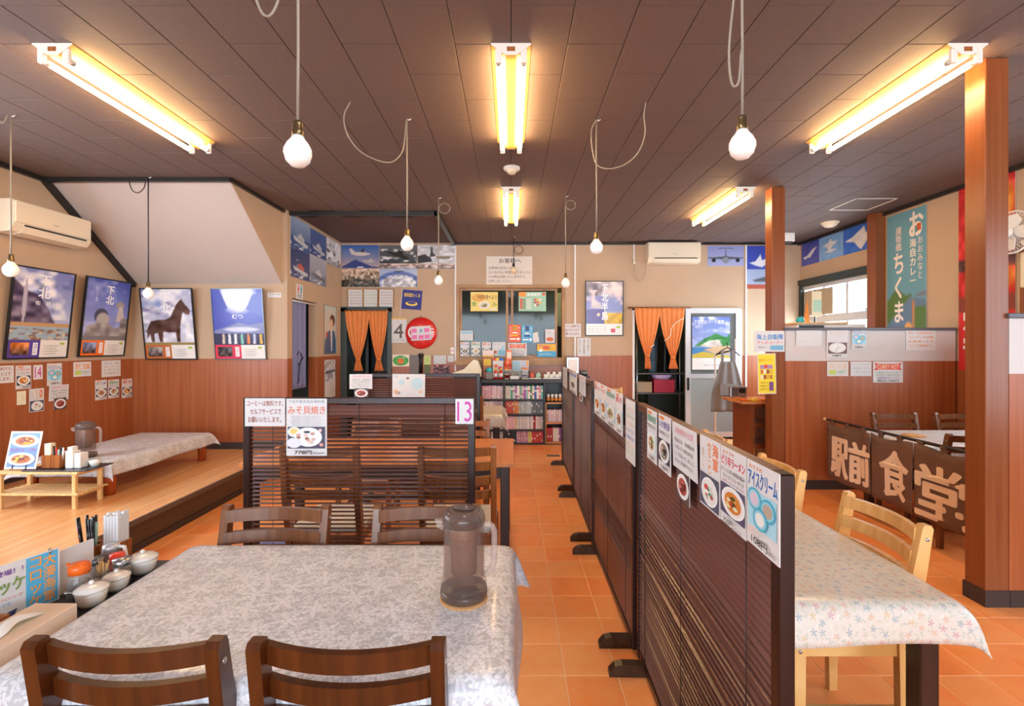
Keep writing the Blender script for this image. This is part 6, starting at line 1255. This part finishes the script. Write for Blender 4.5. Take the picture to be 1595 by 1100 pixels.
# ================================================================ garment rack with apron, goods stand
Y = 6.72; g = thing('garment_rack', 'white pipe garment rack in front of the sliding glass door', 'rack', (W(1114, 0, Y)[0], Y, 0)); wr = W(1145.5, 0, Y)[0]-W(1114, 0, Y)[0]
for x, zt in ((0, 1.25), (wr, 1.45)): MB().tube([(x, 0, .03), (x, 0, zt)], .013, 10).build('pole', 'white', g); MB().tube([(x, 0, .72), (x, 0, .78)], .02, 10).build('collar', 'white', g); MB().rbox(x-.02, -.2, 0, x+.02, .2, .035, .008).build('foot', 'white', g)
MB().rbox(-.12, -.015, .035, wr+.05, .015, .06, .005, 1).build('base_bar', 'white', g); MB().tube([(0, 0, 1.235), (wr, 0, 1.3)], .011, 8).build('top_bar', 'black', g)
g = thing('apron', 'grey work apron on a black hanger at the garment rack', 'apron', (W(1133, 0, 6.66)[0], 6.66, 0))
MB().tube([(-.16, 0, 1.22), (-.08, 0, 1.29), (0, 0, 1.33), (.08, 0, 1.29), (.17, 0, 1.22)], .008, 6).build('hanger', 'black', g); MB().tube([(0, 0, 1.33), (0, .0, 1.38), (.02, .03, 1.4)], .005, 6).build('hanger_hook', 'black', g)
def ap(u, v): wd = .1+.1*min(1, v*1.6)+.03*v; return ((u-.5)*2*wd, .015*math.sin(u*16)*(.4+v)-.015, 1.14-.68*v)
o = MB().sheet(ap, 26, 16).build('bib', 'grey_cloth', g); solid(o, .004)
for s in (-1, 1): MB().box(s*.075-.018, -.018, 1.12, s*.075+.018, -.012, 1.3).build('strap', 'grey_cloth', g)
MB().rbox(-.12, -.045, .68, .12, -.03, .84, .004, 1).build('pocket', 'grey_cloth', g)
g = thing('goods_stand', 'brown wooden display stand with openings beside the second pillar', 'stand', (2.6, 5.25, 0))
for x in (-.14, .1): MB().box(x, -.2, 0, x+.04, .2, .76).build('side_post', 'pillar', g)
for z in (.0, .3, .52, .72): MB().box(-.1, -.2, z, .1, .2, z+.04).build('cross_board', 'pillar', g)
MB().rbox(-.25, -.26, .76, .2, .24, .785, .004, 1).build('tray_top', 'shelf_wood', g)
MB().sheet(lambda u, v: (.02+.1*u, -.27-.004*math.sin(u*20), .79-.25*v), 12, 6).build('goods_cloth', 'noren_tan', g); 
rk2 = random.Random(5)
for k in range(10): MB().rbox(-.03, -.05, 0, .03, .05, .018, .004, 1).build('snack_packet', ['orange_cap', 'yellow', 'orange_cup'][k % 3], label='bright orange snack packet laid out on the goods stand', cat='packet', group='snack packets on the goods stand', loc=(2.42+.078*(k % 5), 5.08+.13*(k//5), .7865), rotz=rk2.uniform(-.4, .4))
g = thing('radio', 'small silver radio on the goods stand by the second pillar', 'radio', (2.5, 5.42, .7855)); MB().rbox(-.09, -.03, .0, .09, .03, .12, .006).build('case', 'metal', g); MB().box(.0, -.034, .05, .07, -.03, .1).build('display', 'black', g); MB().box(-.08, -.034, .02, -.01, -.03, .1).build('speaker_grille', 'steel_dark', g)
# ================================================================ behind the half wall, by the right window
g = thing('display_case', 'white topped display case behind the half wall under the window', 'display case', (3.22, 5.35, 0)); MB().rbox(-.22, -.2, 0, .5, .3, 1.58, .01).build('body', 'white', g); MB().box(-.2, -.206, 1.5, .06, -.2, 1.57).build('vent', 'black', g); MB().rbox(-.24, -.22, 1.58, .3, .3, 1.6, .004, 1).build('top_board', 'pine', g)
MB().lathe([(.001, 0), (.035, 0), (.045, .03), (.03, .06), (.001, .07)], 16).build('glass_float', 'teal', label='turquoise glass ornament on the display case', cat='ornament', loc=(3.12, 5.3, 1.6))
g = thing('tag_stand', 'hanging card stand with a green tag before the right window', 'stand', (3.62, 5.85, 0)); MB().tube([(0, 0, 0), (0, 0, 2.02)], .012, 8).build('pole', 'steel_dark', g); MB().box(-.05, -.03, 1.7, .06, -.02, 2.0).build('card', 'cream', g); MB().box(-.045, -.034, 1.76, .055, -.03, 1.9).build('green_tag', 'mint', g); MB().prism([(-.16, 1.55), (-.07, 1.55), (-.1, 1.9)], -.02, -.01, Matrix(((1, 0, 0, 0), (0, 0, 1, 0), (0, 1, 0, 0), (0, 0, 0, 1)))).build('pennant', 'orange_cup', g); MB().lathe([(.001, 0), (.14, 0), (.14, .02), (.001, .02)], 18).build('base', 'steel_dark', g)
# ================================================================ left foreground condiments
SZ = .615
def low(px, py, z=SZ): Y = (HC-z)*F/(py-CY); return ((px-CX)/F*Y, Y)
MB().rbox(-1.62, 1.07, 0, -1.155, 1.69, .006, .002, 1).build('condiment_tray', 'tray_black', label='black tray under the condiments at the left', cat='tray', loc=(0, 0, SZ)); SZ += .0065
def crock(label, x, y, k=1.0):
    g = thing('condiment_pot', label, 'pot', (x, y, SZ), R(200), 'white condiment pots'); g.scale = (k, k, k)
    MB().lathe([(.001, 0), (.026, 0), (.034, .012), (.038, .034), (.037, .042), (.03, .042), (.001, .02)], 22).build('body', 'plate', g); MB().lathe([(.001, .042), (.041, .043), (.041, .047), (.028, .055), (.001, .059)], 22).build('lid', 'plate', g); MB().lathe([(.001, .058), (.006, .06), (.007, .066), (.001, .07)], 10).build('knob', 'plate', g)
    MB().tube([(.03, 0, .036), (.05, .004, .042), (.06, .006, .044)], [.0035, .003, .006], 6).build('spoon', 'metal', g)
crock('white lidded condiment pot with spoon, nearest the tissue box', -1.196, 1.40); crock('white lidded condiment pot in the middle of the condiment row', -1.195, 1.487, .88); crock('white lidded condiment pot, farthest of the row', -1.2, 1.60, 1.05)
x, y = -1.262, 1.436; g = thing('soy_bottle', 'soy sauce bottle with an orange cap among the condiments', 'bottle', (x, y, SZ))
MB().lathe([(.001, 0), (.03, 0), (.031, .03), (.027, .055), (.022, .07), (.022, .078), (.001, .078)], 20).build('glass', 'bottle_glass', g); MB().lathe([(.001, .002), (.027, .002), (.028, .03), (.025, .048), (.001, .048)], 20).build('soy_sauce', 'soy', g); MB().lathe([(.001, .074), (.027, .074), (.027, .094), (.022, .102), (.001, .104)], 20).build('cap', 'orange_cap', g); MB().tube([(-.024, 0, .094), (-.036, 0, .098)], .005, 6).build('spout', 'orange_cap', g)
g = thing('toothpick_pot', 'glass pot bristling with toothpicks among the condiments', 'pot', (-1.262, 1.515, SZ)); MB().lathe([(.001, 0), (.018, 0), (.02, .045), (.018, .045), (.001, .006)], 16).build('glass', 'bottle_glass', g)
rt = random.Random(2)
for k in range(22): a, r = rt.uniform(0, 6.28), rt.uniform(.002, .013); MB().tube([(r*.7*math.cos(a), r*.7*math.sin(a), .008), (r*1.6*math.cos(a), r*1.6*math.sin(a), .068+rt.uniform(-.004, .004))], .0013, 5).build('toothpick', 'pine', g)
g = thing('pepper_shaker', 'pepper shaker with a red cap among the condiments', 'shaker', (-1.255, 1.565, SZ)); MB().lathe([(.001, 0), (.019, 0), (.019, .05), (.001, .05)], 18).build('body', 'bottle_glass', g); MB().lathe([(.0195, .012), (.0195, .04)], 18).build('paper_label', 'coral', g); MB().lathe([(.001, .05), (.0205, .05), (.02, .074), (.001, .076)], 18).build('cap', 'red_cap', g)
g = thing('spice_jar', 'glass spice jar with a steel lid among the condiments', 'jar', (-1.22, 1.54, SZ)); MB().lathe([(.001, 0), (.024, 0), (.024, .05), (.02, .055), (.001, .055)], 18).build('glass', 'bottle_glass', g); MB().lathe([(.001, .052), (.025, .052), (.025, .07), (.001, .072)], 18).build('lid', 'metal', g)
g = thing('spice_jar', 'small dark-lidded jar behind the toothpicks', 'jar', (-1.315, 1.56, SZ)); MB().lathe([(.001, 0), (.02, 0), (.02, .045), (.001, .05)], 16).build('glass', 'bottle_glass', g); MB().lathe([(.001, .045), (.021, .045), (.02, .064), (.001, .066)], 16).build('lid', 'steel_dark', g)
g = thing('syrup_dispenser', 'glass pourer with a white handle behind the condiments', 'dispenser', (-1.315, 1.615, SZ)); MB().lathe([(.001, 0), (.028, 0), (.026, .06), (.022, .07), (.001, .07)], 18).build('glass', 'bottle_glass', g); MB().lathe([(.001, .066), (.025, .066), (.022, .084), (.001, .088)], 18).build('lid', 'alu', g); MB().tube([(.02, 0, .078), (.05, -.008, .08), (.058, -.01, .05), (.052, -.01, .03)], .0055, 8).build('handle', 'white', g)
def stickbox(label, x, y, h=.07, w=.06, z=None): 
    g = thing('chopstick_box', label, 'box', (x, y, SZ if z is None else z)); t = .006
    for q in ((-w/2, -w/2, 0, w/2, -w/2+t, h), (-w/2, w/2-t, 0, w/2, w/2, h), (-w/2, -w/2+t, 0, -w/2+t, w/2-t, h), (w/2-t, -w/2+t, 0, w/2, w/2-t, h)): MB().box(*q).build('side', 'box_wood', g)
    MB().box(-w/2, -w/2, 0, w/2, w/2, .004).build('bottom', 'box_wood', g); return g
stickbox('wooden box holding the black chopsticks', -1.41, 1.65); stickbox('wooden box holding the paper-wrapped chopsticks', -1.338, 1.665, .075)
rs = random.Random(9)
for k in range(14):
    dx, dy = rs.uniform(-.02, .02), rs.uniform(-.02, .02); m = ['black_gloss']*4+['orange_cap']; mm = 'black_gloss' if k < 11 else ('orange_cap' if k < 13 else 'mint')
    MB().tube([(0, 0, 0), (dx*.9-.006, dy*.5, .155 if k < 11 else .135)], [.0028, .0042], 6).build('chopstick', mm, label=('black chopstick standing in the left wooden box' if k < 11 else 'orange-handled stick among the black chopsticks' if k < 13 else 'green-handled stick among the black chopsticks'), cat='chopstick', group='chopsticks in the box', loc=(-1.41+dx, 1.65+dy, SZ+.005))
for k in range(20):
    i, j = k % 5, k//5; MB().box(-.0045, -.0055, 0, .0045, .0055, .165+rs.uniform(-.006, .006)).build('wrapped_chopsticks', 'paper', label='paper-wrapped chopstick packet in the right wooden box', cat='chopsticks', group='wrapped chopsticks in the box', loc=(-1.338-.02+i*.01, 1.665-.018+j*.012, SZ+.005))
class Stand:
    def __init__(s, o, u): s.o = Vector(o); s.u = Vector(u).normalized(); s.n = s.u.cross(Vector((0, 0, 1)))
    def matrix(s, a, b, off=0): q = s.o+s.u*a+s.n*off; return Matrix(((s.u.x, 0, s.n.x, q.x), (s.u.y, 0, s.n.y, q.y), (s.u.z, 1, s.n.z, q.z+b), (0, 0, 0, 1)))
def korokke(p):
    p.rect(.76, .02, .985, .98, '#5ab4dc')
    for k, t in enumerate(('大湊海軍', 'コロッケ')): p.text(t, .78+.1*(1-k), .05, .87+.1*(1-k), .95, '#f4a850', .03, True)
    p.text('コロッケ定食に新登場！！', .12, .1, .74, .2, '#7a3a9a', .02); p.text('ライスコロッケ', .12, .27, .75, .52, '#7a9a4a', .03)
    for k, (t, c) in enumerate((('香ばしくあげたライスコロッケ', '#e07a6a'), ('サクサクでとてもおいしいです', '#6a9ad0'), ('ぜひお試し下さい', '#e08a9a'))): p.text(t, .14, .58+k*.1, .74-.08*k, .65+k*.1, c)
    p.poly([(.3, .98), (.7, .84), (.68, .95), (.34, 1.0)], '#3a3e6a')
ms = card('menu_stand', 'white and blue croquette menu card standing left of the soy bottle', 'menu', Stand((-1.425, 1.125, 0), (.327, .945, 0)), 0, SZ, .325, .15, korokke, th=.003)
MB().tube([(.3, .15, .0), (.3, .158, .006), (.3, .15, .012), (.3, .142, .006)], .0018, 6, True).build('clip_ring', 'metal', ms)
card('menu_stand', 'plain white menu sleeve standing behind the croquette card', 'menu', Stand((-1.35, 1.40, 0), (.2, .97, 0)), 0, SZ, .15, .13, None, th=.006)
g = thing('tissue_box', 'flat cream tissue box at the left edge of the lace cloth', 'tissue box', (-1.212, 1.195, SZ)); MB().rbox(-.057, -.115, 0, .057, .115, .052, .003, 1).build('carton', 'tissue_box', g); MB().box(-.02, -.08, .052, .02, .08, .0526).build('slot_film', 'ivory', g)
MB().sheet(lambda u, v: ((u-.5)*.035+.006*math.sin(v*9), (v-.5)*.13, .053+.022*math.sin(v*3.14)*(1-abs(u-.5))), 8, 14).build('tissue', 'tissue', g)
stickbox('small wooden box at the very left edge behind the tissue box', -1.31, 1.235, .05, .05)
# ================================================================ on the pine rack
RZ = ZP+.2625
tr = MB().rbox(-.23, -.12, 0, .23, .115, .007, .002, 1).build('serving_tray', 'tray_black', label='black tray on the pine rack of the platform', cat='tray', loc=(-3.2, 3.555, RZ)); Z2 = RZ+.0075
def rice(p):
    p.rect(.06, .05, .94, .95, '#7a9ac4')
    for cy, sd in ((.26, 1), (.74, 2)): dish(p, .5, cy, .44, .17, ['#b8704a', '#e8b840', '#a05a4a', '#f0d080', '#8a4a50'], sd, '#f0eef0')
    p.text('オムライス　ハヤシ', .1, .45, .95, .54, '#b04a8a', .02)
ms = card('menu_stand', 'food photo menu in a wire stand on the pine rack', 'menu', Stand((-3.575, 3.465, 0), (1, 0, 0)), 0, RZ+.012, .225, .262, rice, th=.003, lean=-12)
MB().tube([(.06, -.005, .02), (.06, .0, .006), (.06, .09, .006), (.075, .1, .006), (.14, .1, .006), (.155, .09, .006), (.155, 0, .006), (.155, -.005, .02)], .003, 6).build('wire_stand', 'black', ms)
stickbox('wooden napkin box on the pine rack, left of the pair', -3.305, 3.520, .095, .062, Z2); stickbox('wooden pen box on the pine rack, right of the pair', -3.24, 3.520, .095, .062, Z2)
MB().rbox(-.035, -.02, 0, .04, .02, .17, .003, 1).build('napkin_stack', 'ivory', label='stack of cream napkins in the left wooden box on the rack', cat='napkins', loc=(-3.305, 3.520, Z2+.005)).scale = (.62, 1, 1)
for k, (mm, lb) in enumerate((('black_gloss', 'black pen standing in the wooden pen box'), ('red', 'red pen standing in the wooden pen box'), ('mint', 'green pen standing in the wooden pen box'), ('black_gloss', 'second black pen standing in the wooden pen box'), ('white', 'white pen standing in the wooden pen box'))): MB().tube([(0, 0, 0), (.012*(k-2)*.5, 0, .15-.012*(k % 3))], .005, 6).build('pen', mm, label=lb, cat='pen', loc=(-3.262+k*.011, 3.518, Z2+.005))
g = thing('paper_holder', 'white plastic paper napkin holder on the pine rack', 'holder', (-3.12, 3.530, Z2)); MB().rbox(-.055, -.035, 0, .0, .035, .12, .004, 1).build('front_cup', 'white', g); MB().rbox(.004, -.03, 0, .05, .04, .105, .004, 1).build('rear_cup', 'white', g); MB().box(-.045, -.025, .1, -.012, .02, .15).build('napkins', 'tissue', g)
MB().lathe([(.001, 0), (.025, 0), (.036, .03), (.034, .045), (.001, .05)], 18).build('condiment_pot', 'plate', label='small white pot at the end of the pine rack tray', cat='pot', loc=(-3.025, 3.570, Z2))
g = thing('cushion', 'blue folded cushion on the floor behind screen 13', 'cushion', (-1.5, 3.25, .0)); MB().rbox(-.16, -.16, 0, .16, .16, .07, .03, 3).build('pad', 'noren_blue', g)
bpy.data.objects.remove(_to); bpy.data.curves.remove(_tc)
